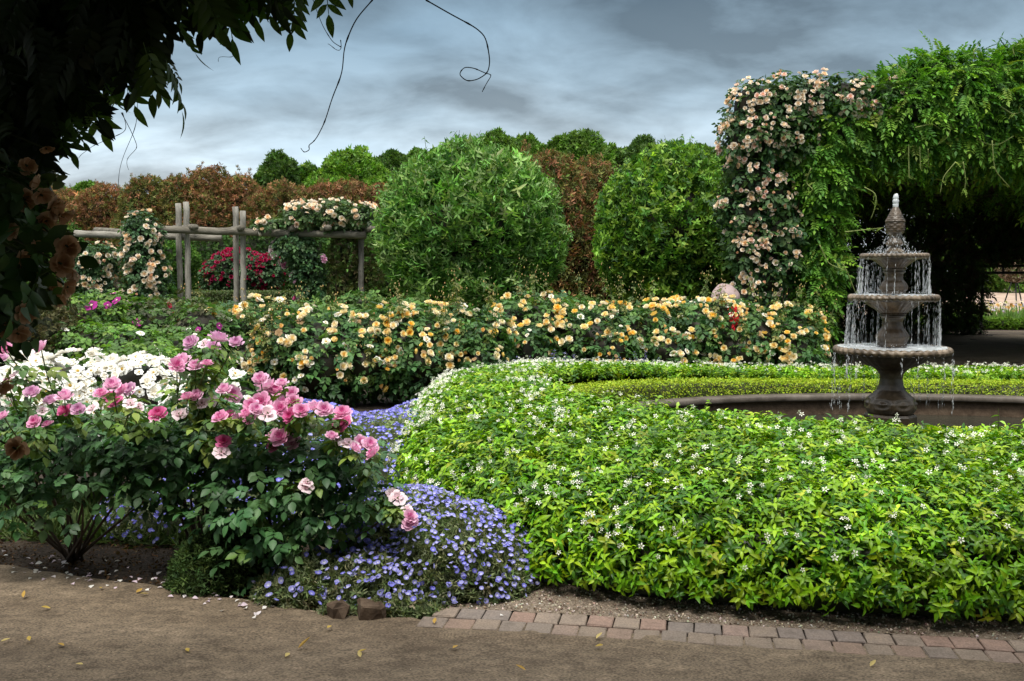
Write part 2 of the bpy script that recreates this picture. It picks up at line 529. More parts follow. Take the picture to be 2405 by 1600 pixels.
def rgb(*a): return a
PK = lambda a, b: [(6, .28, .72, a, a), (6, .52, .74, a, b), (7, .8, .66, a, b), (8, 1.0, .4, b, b)]
B_PINK = Bloom('rose_bloom', [
    rose_t(PK((.68, .17, .4), (.86, .45, .65)), 4, 4), rose_t(PK((.72, .26, .5), (.9, .58, .75)), 4, 4),
    rose_t(PK((.6, .07, .26), (.74, .2, .42)), 4, 4), rose_t(PK((.58, .26, .46), (.74, .46, .64)), 4, 4),
    rose_t([(6, .5, .4, (.8, .5, .58), (.88, .7, .76)), (7, 1, .2, (.85, .6, .66), (.9, .76, .8))], 4, 4)])
YR = lambda a, b, c: [(5, .36, .74, a, a), (6, .68, .8, a, b), (7, .98, .72, b, c), (6, 1.02, .34, c, c)]
B_YEL = Bloom('rose_bloom', [
    rose_t(YR((.9, .48, .04), (.94, .66, .14), (.95, .76, .27))), rose_t(YR((.92, .62, .2), (.95, .78, .38), (.95, .85, .55))),
    rose_t(YR((.92, .74, .4), (.95, .85, .6), (.95, .9, .75))), rose_t([(5, .6, .3, (.86, .74, .5), (.88, .84, .7)), (6, 1, .15, (.88, .82, .66), (.9, .88, .8))], stamen=(.5, .3, .06)),
    rose_t([(4, .3, .9, (.85, .45, .1), (.9, .6, .2)), (5, .5, .85, (.85, .45, .1), (.92, .7, .35))]), rose_t([(6, .9, .1, (.3, .18, .08), (.42, .28, .15)), (5, .7, -.2, (.34, .2, .1), (.55, .4, .25))])])
BUD = lambda c0, c1: rose_t([(4, .3, .9, c0, c1), (5, .5, .85, c0, c1)])
SPENT = lambda: rose_t([(6, .9, .1, (.3, .18, .08), (.42, .28, .15)), (5, .7, -.2, (.34, .2, .1), (.55, .4, .25))])
B_PEACH = Bloom('rose_bloom', [
    rose_t(YR((.86, .56, .3), (.91, .72, .5), (.93, .8, .64))), rose_t(YR((.9, .7, .5), (.93, .82, .66), (.94, .88, .78))),
    rose_t([(5, .6, .35, (.84, .6, .36), (.88, .74, .56)), (6, 1, .15, (.86, .68, .48), (.9, .8, .68))], stamen=(.55, .33, .08)),
    rose_t(YR((.84, .5, .38), (.9, .68, .56), (.92, .78, .7))), BUD((.8, .45, .25), (.88, .6, .42)), SPENT()])
B_WHITE = Bloom('rose_bloom', [
    rose_t([(5, .6, .35, (.92, .87, .72), (.94, .93, .88)), (7, 1, .2, (.94, .93, .88), (.95, .95, .93))], stamen=(.5, .32, .06)),
    rose_t([(5, .5, .45, (.9, .82, .64), (.93, .9, .82)), (6, 1, .3, (.92, .89, .8), (.95, .94, .9))])])
B_RED = Bloom('rose_bloom', [rose_t(YR((.3, .006, .03), (.42, .012, .06), (.5, .03, .12))), rose_t(YR((.26, .004, .02), (.36, .01, .05), (.55, .06, .18)))])
B_PURP = Bloom('rose_bloom', [rose_t([(5, 1, .2, (.3, .02, .2), (.4, .03, .26))], stamen=(.8, .6, .5)), rose_t([(6, 1, .2, (.36, .01, .04), (.45, .01, .05))], stamen=(.5, .3, .1))])
B_PEACH_SHADED = Bloom('rose_bloom', [rose_t([(7, .7, .8, (.34, .15, .05), (.48, .28, .15)), (9, .95, .6, (.38, .2, .08), (.54, .34, .2)), (7, 1.05, .2, (.42, .23, .1), (.58, .38, .24))], 4, 4),
                              rose_t([(6, .8, .7, (.34, .15, .06), (.48, .28, .15)), (8, 1, .45, (.42, .24, .12), (.55, .37, .24))], 4, 4)])  # darkened copy of the peach blooms, shade painted into the petals
def funnel_t():
    k = 10; a = np.arange(k) * 2 * math.pi / k
    V = [(0, 0, -.35)]; Cc = [(.7, .7, .75)]
    for r, z, c in ((.3, -.12, (.36, .36, .78)), (.72, .05, (.16, .155, .62)), (1, .08, (.21, .215, .7))):
        for q in a:
            rr = r * (1 + .04 * math.cos(5 * q)) if r > .9 else r
            V.append((rr * math.cos(q), rr * math.sin(q), z)); Cc.append(c)
    Fs = [(0, 1 + i, 1 + (i + 1) % k) for i in range(k)]
    for b in (1, 11):
        Fs += [(b + i, b + k + i, b + k + (i + 1) % k, b + (i + 1) % k) for i in range(k)]
    return T(V, Fs, Cc)
ft = funnel_t()
B_BLUE = Bloom('blue_flower', [ft, (ft[0] * np.array([1, 1, 1.4]), ft[1], np.clip(ft[2] * np.array([1.75, 1.75, 1.12]), 0, .85))])
def star_t():
    V, Fs, Cc = [], [], []
    for i in range(5):
        a = i * 2 * math.pi / 5; n = len(V)
        for r, da, z in ((.12, 0, 0), (.62, -.32, .05), (1.0, .12, .0), (.7, .42, -.08)):
            V.append((r * math.cos(a + da), r * math.sin(a + da), z)); Cc.append((.93, .93, .88) if r > .3 else (.85, .82, .6))
        Fs.append((n, n + 1, n + 2, n + 3))
    return T(V, Fs, Cc)
def stars_t(m):
    return merge_t([(star_t(), frame1(rng.normal(0, 1, 3), rng.normal(0, .45, 3) + np.array([0, 0, 1])), np.array([rng.normal(0, 1.1), rng.normal(0, 1.1), rng.normal(0, .4)]) * (0 if m == 1 else 1), 1, 1) for _ in range(m)])
B_STAR = Bloom('jasmine_flower', [stars_t(1), stars_t(2), stars_t(4)])

# ------------------------------------------------------------------ ground, path, gravel, bricks
def ground():
    g = Geo()
    xs = np.concatenate([-np.geomspace(400, 14, 14), np.linspace(-13, 20, 67), np.geomspace(21, 400, 14)])
    ys = np.concatenate([np.linspace(-12, 34, 70), np.geomspace(35.5, 900, 24)])
    X, Y = np.meshgrid(xs, ys, indexing='ij')
    Z = gz(X, Y) + .012 * lump(np.stack([X, Y, 0 * X], -1), 2.5) * (Y > 5.6) * (Y < 40)
    g.grid(np.stack([X, Y, Z], -1).reshape(-1, 3), len(xs), len(ys))
    m, nt, out = newmat('ground_mix')
    tag(g.build('ground', None or SOIL), kind='structure')
    # grass beyond
    g = Geo()
    xs = np.linspace(-60, 2.8, 90); ys = np.linspace(14.5, 120, 110)
    X, Y = np.meshgrid(xs, ys, indexing='ij')
    Z = gz(X, Y) + .03
    g.grid(np.stack([X, Y, Z], -1).reshape(-1, 3), len(xs), len(ys))
    tag(g.build('lawn', GROUNDM), kind='structure')
ground()

EDGE_X = np.array([-12, -4.2, -2.71, -1.6, -.876, -.3, .3, .94, 1.6, 2.16, 3.2, 5, 9, 14])
EDGE_Y = np.array([7.5, 5.85, 5.25, 4.84, 4.52, 4.42, 4.33, 4.20, 4.09, 4.0, 3.84, 3.62, 3.3, 3.1])
def smooth_interp(x):
    k = np.linspace(-.25, .25, 7)
    return np.mean([np.interp(x + d, EDGE_X, EDGE_Y) for d in k], axis=0)
def path():
    g = Geo()
    xs = np.concatenate([np.linspace(-12, -4, 24), np.linspace(-3.9, 4, 260), np.linspace(4.1, 14, 24)])
    vs = np.concatenate([np.linspace(-7, 1.5, 12), np.linspace(1.9, 2.9, 12)])
    rel = np.concatenate([np.linspace(-1.0, 0, 50)])
    V = []
    for x in xs:
        yb = float(smooth_interp(x)) + .012 * math.sin(x * 9) + .01 * math.sin(x * 23)
        yy = np.concatenate([vs * min(1, (yb - 1) / 2.9), yb + rel * (yb - 1 - vs[-1] * min(1, (yb - 1) / 2.9)) * 0 + rel * (yb - vs[-1] * min(1, (yb - 1) / 2.9) - .02)])
        z = .022 + .004 * np.sin(x * 3.1 + yy * 4.3) + .003 * np.sin(x * 11 - yy * 7) + rng.normal(0, .0006, len(yy))
        if x > -.45:
            dd = yb - yy
            z = np.where(dd < .16, .022 + .0035 * np.sin(x * 5.3 + 1) * np.sin(x * 17 + yy * 9) + .0012 * np.sin(yy * 90 + x * 40) + .004 * np.clip((dd - .05) / .1, -1, 1), z)
        V.append(np.stack([np.full(len(yy), x), yy, z], 1))
    V = np.concatenate(V)
    g.grid(V, len(xs), 74)
    tag(g.build('path', SAND), kind='structure')
    # gravel strip between bricks and hedge
    g = Geo(); V = []
    xs = np.linspace(-.75, 12, 300)
    rr = np.linspace(0, 1, 24)
    for x in xs:
        y0 = float(smooth_interp(x)) + .165
        w = 1.3 if x > -.3 else 1.3 * max(0.05, (x + .75) / .45)
        yy = y0 + rr * w
        V.append(np.stack([np.full(24, x), yy, .024 + rng.normal(0, .003, 24)], 1))
    g.grid(np.concatenate(V), len(xs), 24)
    tag(g.build('gravel_strip', GRAVEL), kind='structure')
    # loose stones on the gravel
    g = Geo()
    n = 5200
    x = rng.uniform(-.4, 3.2, n); y = smooth_interp(x) + .17 + rng.random(n) * .6
    P = np.stack([x, y, np.full(n, .027)], 1)
    oct_ = (np.array([(1, 0, 0), (0, 1, 0), (-1, 0, 0), (0, -1, 0), (0, 0, .8), (0, 0, -.8)], float), [(0, 1, 4), (1, 2, 4), (2, 3, 4), (3, 0, 4), (1, 0, 5), (2, 1, 5), (3, 2, 5), (0, 3, 5)], np.ones((6, 3)))
    M = frames(rng.normal(0, 1, (n, 3))) * rng.uniform(.003, .0075, (n, 1, 1)) * rng.uniform(.6, 1.3, (n, 1, 3))
    g.scatter(oct_, M, P, pal(n, [(.42, .35, .27), (.25, .19, .14), (.55, .5, .42), (.16, .11, .08)], jit=.25))
    tag(g.build('gravel', STEM, smooth=False), kind='stuff')
    # bricks in two courses
    g = Geo()
    for row in range(2):
        x = -.36 if row == 0 else -.42
        while x < 7:
            w = .118 * rng.uniform(.94, 1.06)
            yb = float(smooth_interp(x + w / 2)); sl = float(smooth_interp(x + w / 2 + .05) - smooth_interp(x + w / 2 - .05)) / .1
            c = [(.27, .175, .14), (.26, .205, .165), (.20, .17, .155), (.28, .185, .15), (.24, .19, .155), (.2, .165, .15), (.28, .2, .17)][rng.integers(7)]
            c = tuple((.75 if row == 0 else .45) * np.array(c) + (.25 if row == 0 else .55) * np.array((.2, .155, .115)))
            zt = .0285 + rng.normal(0, .0009) if row == 0 else .0255 + rng.normal(0, .0016)
            yc = yb + (.098 if row == 0 else -.032) + rng.normal(0, .003)
            g.box((x + w / 2, yc, zt - .03), (w / 2 - .0018, .0635, .03), math.atan(sl) + rng.normal(0, .008), c, .004, .0009)
            x += w
    tag(g.build('brick_paving', BRICK, smooth=False), kind='structure')
    # thin timber edging strip along the soil
    g = Geo()
    xs = np.linspace(-5, -.9, 60)
    pts = np.stack([xs, smooth_interp(xs) + .03, np.full(60, .004)], 1)
    g.tube(pts, .009, (.26, .2, .14), 6)
    tag(g.build('path_edging', STEM), 'thin weathered timber edging strip between sandy path and dark soil', 'edging')
path()

# ------------------------------------------------------------------ fountain pool ring
CX, CY = 3.75, 8.55
def rad(th, a, b, n=2.0):
    return (np.abs(np.cos(th) / a) ** n + np.abs(np.sin(th) / b) ** n) ** (-1 / n)
def ringpt(th, r):
    return CX + r * np.cos(th), CY + r * np.sin(th)
r_pool = lambda th: rad(th, 2.95, 1.95, 2.2)
r_cop = lambda th: rad(th, 3.15, 2.15, 2.2)
r_box = lambda th: rad(th, 3.55, 2.55, 2.2)
r_out = lambda th: rad(th, 4.62, 4.31, 3.6)
z_box = lambda th: .49 - .09 * np.sin(th) + .03 * np.clip(-np.cos(th), 0, 1)
z_jas = lambda th: .495 - .085 * np.sin(th) + .17 * np.clip(-np.cos(th), 0, 1) ** 2

def pool():
    t = thing('stone_pool', 'round sunken stone pool with flat dark coping around the tiered fountain', 'pool', (CX, CY, 0))
    n = 120; th = np.arange(n) * 2 * math.pi / n
    def lathe(prof, name, mat):
        g = Geo(); V = []
        for i in range(n):
            for (f, dz) in prof:
                x, y = ringpt(th[i], f(th[i])); V.append((x, y, dz))
        g.grid(np.array(V), n, len(prof), closed_u=True)
        return g.build(name, mat, t)
    e = lambda f, d: (lambda q: f(q) + d)
    lathe([(e(r_pool, .05), .0), (e(r_pool, .05), .235)], 'wall', ROCK)
    lathe([(e(r_pool, .1), .24), (r_pool, .24), (e(r_pool, -.008), .252), (e(r_pool, -.008), .287), (e(r_pool, .006), .3), (e(r_cop, -.01), .3), (r_cop, .285), (r_cop, .2)], 'coping', COPING)
    g = Geo(); V = [(CX, CY, .09)]
    for q in th:
        x, y = ringpt(q, r_pool(q) + .04); V.append((x, y, .09))
    g.add(V, [(0, 1 + i, 1 + (i + 1) % n) for i in range(n)])
    tag(g.build('water', WATER), kind='structure')
pool()

def box_hedge():
    t = thing('box_hedge', 'low clipped yellow green box hedge ringing the stone pool', 'hedge', (CX, CY, 0))
    g = Geo()
    n = 62000
    th = rng.uniform(0, 2 * math.pi, n)
    ri, ro, zt = r_cop(th) + .02, r_box(th), z_box(th)
    u = rng.random(n)
    # cross-section: inner side, top, outer side
    inner = u < .4; top = (u >= .4) & (u < .85); outer = u >= .85
    s = np.where(inner, 0, np.where(top, (u - .4) / .45, 1.0))
    z = np.where(inner, .1 + (zt - .1) * (u / .4), np.where(top, zt, zt * (1 - (u - .85) / .15 * .5)))
    r = ri + (ro - ri) * s
    r = r - .02 * np.sin(math.pi * s) * 0
    edge = np.clip(np.minimum(s, 1 - s) / .12, 0, 1)
    z = np.where(top, z - .03 * (1 - edge) ** 2, z)
    x, y = ringpt(th, r)
    P = np.stack([x, y, z], 1) + rng.normal(0, .011, (n, 3))
    dirr = np.stack([np.cos(th), np.sin(th), 0 * th], 1)
    Q = np.where(top[:, None], np.array([0, 0, 1.0]), dirr * np.where(inner, -1, 1)[:, None])
    M = frames_leaf(Q, .6, .7, .5, .7, -.2, .7) * (.026 * rng.uniform(.7, 1.2, n))[:, None, None]
    c = pal(n, [(.32, .42, .02), (.24, .36, .016), (.38, .46, .03), (.17, .27, .016)], [3, 3, 2, 1], .18)
    keep = (np.hypot(P[:, 0], P[:, 1]) < 12.5)
    g.scatter(diamond_t(.6), M[keep], P[keep], c[keep])
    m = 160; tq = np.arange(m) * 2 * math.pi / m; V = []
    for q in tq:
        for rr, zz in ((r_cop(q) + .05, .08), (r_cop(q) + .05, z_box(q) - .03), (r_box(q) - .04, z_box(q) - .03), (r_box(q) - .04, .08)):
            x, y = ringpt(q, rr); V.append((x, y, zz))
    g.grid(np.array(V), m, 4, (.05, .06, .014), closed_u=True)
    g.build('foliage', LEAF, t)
box_hedge()

def jasmine():
    t = thing('jasmine_hedge', 'broad mounded star jasmine hedge with glossy bright leaves and tiny white stars', 'hedge', (CX, CY, 0))
    p = 3.3
    def surf(th, v):
        """v 0 inner top .. 1 outer foot"""
        ri, ro, zt = r_box(th) - .05, r_out(th), z_jas(th)
        phi = v * math.pi / 2
        s = np.sin(phi) ** (2 / p); z = np.cos(phi) ** (2 / p)
        wob = .035 * lump(np.stack([th * 5, v * 4, 0 * th], -1), 2.0, 2.0)
        r = ri + (ro - ri) * s + wob * s
        r = r - .04 * np.clip(1 - z * zt / .15, 0, 1) ** 1.5
        x, y = ringpt(th, r)
        return np.stack([x, y, np.maximum(z * zt * (1 + .04 * lump(np.stack([x, y, 0 * x], -1), 4.0)) + .03, .03)], -1)
    n = 190000
    th = rng.uniform(0, 2 * math.pi, n); v = rng.random(n)
    P = surf(th, v); e = 1e-3
    du, dv = surf(th + e, v) - P, surf(th, np.minimum(v + e, 1)) - P
    cr = np.cross(dv, du); area = np.linalg.norm(cr, axis=1)
    Q = nrm(cr); Q[Q[:, 2] < -.2] *= -1
    dist = np.hypot(P[:, 0], P[:, 1] + .5)
    vis = (P[:, 0] / np.maximum(P[:, 1], 1) < .66)
    facing = ((nrm(np.array([0, 0, EYE]) - P)) * Q).sum(1) > -.25
    dens = area / area.max() if False else area
    target = 1300.0
    total_area = area.sum() / n * (2 * math.pi) / (e * e) * 1.0 if False else None
    a0 = area / (e * e) * (2 * math.pi) * 1.0 / n          # m2 per sample
    keep = (rng.random(n) < a0 * target) & vis & facing
    P, Q, th, v = P[keep], Q[keep], th[keep], v[keep]
    n = len(P)
    print('jasmine shoots', n)
    P = P - Q * (rng.random(n) * .11 - .01)[:, None]
    # shoot axis = outward and up, its whorl opens along it
    ax = nrm(Q * .8 + np.array([0, 0, .35]) + .45 * rng.normal(0, 1, (n, 3)))
    rx = rng.normal(0, 1, (n, 3)); nz = nrm(rx - ax * (rx * ax).sum(1, keepdims=True))
    M = np.stack([np.cross(ax, nz), ax, nz], -1) * rng.uniform(.75, 1.25, (n, 1, 1))
    c = pal(n, [(.075, .195, .005), (.125, .25, .006), (.175, .29, .010), (.028, .095, .006), (.2, .27, .018)], [4, 4, 2.2, 3.2, .7], .2)
    c *= (1 + .22 * lump(P, 2.2, 1.0))[:, None]
    k = rng.integers(0, len(JAS), n)
    g = Geo()
    for i, tt in enumerate(JAS):
        g.scatter(tt, M[k == i], P[k == i], c[k == i])
    # dark body inside, shade between the leaves put into its colour
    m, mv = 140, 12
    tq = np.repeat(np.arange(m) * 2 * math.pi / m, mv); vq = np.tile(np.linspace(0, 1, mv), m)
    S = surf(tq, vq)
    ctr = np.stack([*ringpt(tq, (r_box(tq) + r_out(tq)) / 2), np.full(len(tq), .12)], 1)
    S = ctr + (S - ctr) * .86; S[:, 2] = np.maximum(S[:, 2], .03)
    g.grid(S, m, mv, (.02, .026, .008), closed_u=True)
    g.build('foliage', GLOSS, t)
    # young shoots standing above the top
    base = []
    for (px, py, d) in [(1985, 1000, 6.0), (1905, 1003, 6.1), (1860, 1005, 6.1), (2345, 985, 6.0), (2390, 1000, 6.2), (1640, 965, 6.9), (1690, 968, 6.9), (1600, 960, 7), (1470, 975, 6.6), (1800, 860, 11.6), (1850, 862, 11.6), (1895, 864, 11.7), (1680, 866, 11.4), (1990, 868, 11.9), (2060, 868, 11.9), (2165, 872, 12), (2225, 866, 12), (2380, 868, 12), (1560, 876, 11.2), (1440, 884, 11), (1320, 890, 10), (1140, 905, 9)]:
        q = W(px, py + 28, d); base.append(q)
    for q in base:
        g = Geo(); shoots(g, np.array([q]), 9, .16, [L_FINE], .075, [(.2, .38, .03), (.26, .4, .05)], .2, .003); g.build('young_shoot', GLOSS, t)
    # flowers, in patches
    n = 60000
    th = rng.uniform(0, 2 * math.pi, n); v = rng.random(n) ** .8
    P = surf(th, v); du, dv = surf(th + e, v) - P, surf(th, np.minimum(v + e, 1)) - P
    cr = np.cross(dv, du); a0 = np.linalg.norm(cr, axis=1) / (e * e) * 2 * math.pi / n
    Q = nrm(cr); Q[Q[:, 2] < -.2] *= -1
    far = np.clip((P[:, 1] - 5.5) / 5, 0, 1)
    patch = lump(P, 3.3, 7.0) + .5 * lump(P, 9.0, 3.0)
    dens = 30 * np.exp(1.7 * patch) * np.clip((P[:, 2] - .12) / .3, 0, 1) * (1 + .8 * far)
    left = np.exp(-((P[:, 0] - .3) / 1.2) ** 2) * (P[:, 1] > 6)
    keep = (rng.random(n) < a0 * dens * (1 + .4 * left)) & (P[:, 0] / np.maximum(P[:, 1], 1) < .6) & (((nrm(np.array([0, 0, EYE]) - P)) * Q).sum(1) > -.1)
    P, Q = P[keep] + Q[keep] * .055, Q[keep]
    n = len(P); print('jasmine flowers', n)
    NN = nrm(Q + .5 * rng.normal(0, 1, (n, 3)) + .5 * nrm(np.array([0, 0, EYE]) - P))
    blooms(t, B_STAR, P, NN, .0155 * rng.uniform(.75, 1.25, n), rng.choice(3, n, p=[.5, .35, .15]), 95, 'flower_mass')
jasmine()

# ------------------------------------------------------------------ fountain
def fountain():
    fx, fy = float(W(2098, 700, 8.5)[0]), 8.5
    S = 8.5 / F
    zc = lambda y: EYE - (430 + .3827 * y - YH) * S
    rc = lambda r: r * .3827 * S
    t = thing('tiered_fountain', 'weathered three tiered stone fountain spilling water into the round pool', 'fountain', (fx, fy, 0))
    n = 128; a = np.arange(n) * 2 * math.pi / n
    def lathe(prof, name, parent, mod=None, col=(1, 1, 1)):
        # refine the profile
        pr = np.array(prof, float); d = np.concatenate([[0], np.cumsum(np.hypot(*np.diff(pr, axis=0).T) + 1e-6)])
        u = np.unique(np.concatenate([d, np.linspace(0, d[-1], 64)]))
        yy, rr = np.interp(u, d, pr[:, 0]), np.interp(u, d, pr[:, 1])
        for _ in range(2):
            rr[1:-1] = (rr[:-2] + 2 * rr[1:-1] + rr[2:]) / 4; yy[1:-1] = (yy[:-2] + 2 * yy[1:-1] + yy[2:]) / 4
        V = np.zeros((n, len(u), 3))
        for j in range(len(u)):
            r = np.full(n, rc(rr[j])); z = zc(yy[j])
            if mod is not None: r = r * mod(a, yy[j], u[j] / d[-1])
            V[:, j, 0] = fx + r * np.cos(a); V[:, j, 1] = fy + r * np.sin(a); V[:, j, 2] = z
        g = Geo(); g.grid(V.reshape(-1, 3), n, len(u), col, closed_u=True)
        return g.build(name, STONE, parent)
    # octagonal plinth
    g = Geo(); k = 8; aa = np.arange(k) * 2 * math.pi / k + .39
    V = []
    for r, z in ((.215, .02), (.215, zc(1432)), (.2, zc(1418)), (.17, zc(1416))):
        V += [(fx + r * math.cos(q), fy + r * math.sin(q), z) for q in aa]
    fs = [(j * 8 + i, j * 8 + (i + 1) % 8, j * 8 + 8 + (i + 1) % 8, j * 8 + 8 + i) for j in range(3) for i in range(8)] + [tuple(range(24, 32))]
    g.add(V, fs, (.75, .72, .68)); g.build('plinth', STONE, t, smooth=False)
    swirl = lambda a, y, u: 1 + .03 * np.cos(np.hypot(((a * 7 / math.pi) % 2 - 1) * 40, y - 1350) * .16 + ((a * 7 / math.pi) % 2 - 1)) * np.exp(-((y - 1350) / 38) ** 2)
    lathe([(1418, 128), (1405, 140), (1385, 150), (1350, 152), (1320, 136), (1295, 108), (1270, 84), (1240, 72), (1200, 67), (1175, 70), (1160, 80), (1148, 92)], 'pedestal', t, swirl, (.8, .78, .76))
    flute = lambda m, amp: (lambda a, y, u: 1 + amp * np.abs(np.sin(m * a / 2)) - amp / 2)
    def basin(y_bot, prof, rim, r_water, y_water, name, col):
        b = lathe(prof, 'basin', t, flute(28, .035), col)
        # rope rim
        ym, hh, ro = rim
        V = []; m = 14
        na = 240
        for i in range(na):
            q = i * 2 * math.pi / na
            for j in range(m):
                ph = j * 2 * math.pi / m
                bump = 1 + .2 * math.sin(44 * q + 2.0 * math.sin(ph))
                r = rc(ro) + rc(hh) * .95 * (math.cos(ph) * bump - 1); z = zc(ym) + rc(hh) * math.sin(ph) * bump
                V.append((fx + r * math.cos(q), fy + r * math.sin(q), z))
        V = np.array(V).reshape(na, m, 3); V = np.concatenate([V, V[:, :1]], 1)
        g = Geo(); g.grid(V.reshape(-1, 3), na, m + 1, (1.75, 1.8, 1.95), closed_u=True)
        g.build('rim', STONE, b)
        # inner bowl dish + white water on it
        g = Geo(); rows = [(0, 0), (.5, 0), (.8, .001), (1, 0)]
        V = []
        for i in range(n):
            for f, dz in rows:
                q = a[i]; r = rc(r_water) * f
                V.append((fx + r * math.cos(q), fy + r * math.sin(q), zc(y_water) + .012 * (rng.random() - .3) * (f > .3)))
        g.grid(np.array(V), n, 4, (1, 1, 1), closed_u=True)
        g.build('water_surface', FOAM, b)
        return b
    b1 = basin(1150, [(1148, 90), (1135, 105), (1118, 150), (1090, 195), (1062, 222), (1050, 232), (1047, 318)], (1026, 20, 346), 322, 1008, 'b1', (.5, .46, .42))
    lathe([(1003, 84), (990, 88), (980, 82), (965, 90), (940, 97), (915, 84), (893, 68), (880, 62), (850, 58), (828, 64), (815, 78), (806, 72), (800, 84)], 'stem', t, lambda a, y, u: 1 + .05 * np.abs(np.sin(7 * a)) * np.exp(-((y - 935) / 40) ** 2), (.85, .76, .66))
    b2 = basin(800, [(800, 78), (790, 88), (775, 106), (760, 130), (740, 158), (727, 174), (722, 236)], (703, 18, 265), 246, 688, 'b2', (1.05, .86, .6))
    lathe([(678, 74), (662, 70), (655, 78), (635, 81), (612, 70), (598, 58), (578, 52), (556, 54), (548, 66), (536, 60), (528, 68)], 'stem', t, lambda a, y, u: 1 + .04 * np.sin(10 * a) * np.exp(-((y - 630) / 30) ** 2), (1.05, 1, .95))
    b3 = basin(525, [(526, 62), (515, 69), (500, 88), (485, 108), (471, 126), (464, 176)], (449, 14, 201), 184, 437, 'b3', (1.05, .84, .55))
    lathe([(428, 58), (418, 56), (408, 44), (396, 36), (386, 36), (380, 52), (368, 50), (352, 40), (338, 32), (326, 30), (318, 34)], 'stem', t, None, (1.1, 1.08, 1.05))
    def scale(a, y, u):
        return 1 + .07 * np.abs(np.sin(4 * a + .5 * math.pi * (math.sin(y * .24) > 0))) * (.6 + .4 * math.sin(y * .48)) * min(1, max(0, (y - 140) / 30))
    lathe([(320, 34), (310, 48), (295, 54), (270, 56), (248, 53), (238, 58), (230, 54), (210, 44), (190, 35), (165, 23), (148, 13), (140, 6), (137, 0)], 'finial', t, scale, (.85, .8, .75))
    # jet of white water at the tip
    v, f = ico()
    g = Geo()
    for (yc, r, h, dx) in ((95, 16, 24, 0), (118, 18, 26, -1), (84, 13, 14, 2), (142, 17, 26, 0)):
        V = v * np.array([rc(r), rc(r), rc(h)]); V *= (1 + .16 * lump(v, 5, yc))[:, None]
        g.add(V + np.array([fx + rc(dx), fy, zc(yc)]), f)
    tag(g.build('water_jet', FOAM, t), kind='stuff')
    drop = (np.array([(0, 0, 1), (.5, 0, 0), (0, .5, 0), (-.5, 0, 0), (0, -.5, 0), (0, 0, -1)], float), [(0, 1, 2), (0, 2, 3), (0, 3, 4), (0, 4, 1), (5, 2, 1), (5, 3, 2), (5, 4, 3), (5, 1, 4)], np.ones((6, 3)))
    def curtain(y0, y1, ro, nstream, per, parent, name='falling_water', wid=.0019, ln=.02, spread=.02, fill=1.0):
        g = Geo(); P, M = [], []
        for i in range(nstream):
            q = rng.uniform(0, 2 * math.pi)
            if math.sin(q) < -.55 and rng.random() < .72: continue
            r0 = rc(ro) + rng.normal(0, .003)
            m = rng.poisson(per)
            for _ in range(m):
                s = rng.random() ** .8
                z = zc(y0) + (zc(y1) - zc(y0)) * s
                qq = q + rng.normal(0, .010)
                r = r0 + spread * s * rng.uniform(.0, 1) + rng.normal(0, .003)
                P.append((fx + r * math.cos(qq), fy + r * math.sin(qq), z))
                w = wid * rng.uniform(.5, 1.4); l = ln * rng.uniform(.5, 1.8) * (.6 + .8 * s)
                M.append(np.diag([w, w, l]))
        g.scatter(drop, np.array(M), np.array(P), np.ones((len(P), 3)))
        tag(g.build(name, FOAM, parent), kind='stuff')
    curtain(455, 682, 199, 84, 18, b3)
    curtain(712, 1005, 264, 100, 18, b2)
    curtain(1040, 1395, 345, 46, 16, b1, wid=.0026)
    curtain(1040, 1180, 345, 30, 12, b1, wid=.0028)
    # splashes round the finial
    g = Geo(); P, M = [], []
    for _ in range(260):
        q = rng.uniform(0, 6.28); s = rng.random()
        r = rc(40 + 75 * s * rng.uniform(.5, 1.1)); z = zc(315 + 115 * s + rng.normal(0, 8))
        P.append((fx + r * math.cos(q), fy + r * math.sin(q), z)); w = rng.uniform(.0015, .0042); M.append(np.diag([w, w, w * rng.uniform(1.5, 4)]))
    for yb, rr in ((1000, 300), (680, 225), (432, 165)):
        for _ in range(170):
            q = rng.uniform(0, 6.28); r = rc(rr) * math.sqrt(rng.random()); z = zc(yb) + abs(rng.normal(0, .018))
            P.append((fx + r * math.cos(q), fy + r * math.sin(q), z)); w = rng.uniform(.002, .006); M.append(np.diag([w, w, w]))
    g.scatter(drop, np.array(M), np.array(P), np.ones((len(P), 3)))
    tag(g.build('water_splash', FOAM, t), kind='stuff')
fountain()

# ------------------------------------------------------------------ pink rose bushes in front
ROSEGREEN = [(.04, .11, .035), (.055, .14, .045), (.08, .17, .055), (.025, .075, .025), (.1, .18, .035)]
def canes(g, base, tips, r=.009, col=(.07, .05, .035)):
    for tp in tips:
        b = np.array(base) + np.array([rng.normal(0, .03), rng.normal(0, .03), 0])
        mid = b * .45 + tp * .55 + np.array([rng.normal(0, .04), rng.normal(0, .04), -.04])
        t = np.linspace(0, 1, 9)[:, None]
        pts = (1 - t) ** 2 * b + 2 * t * (1 - t) * mid + t ** 2 * tp
        g.tube(pts, np.linspace(r, r * .35, 9), col, 6)

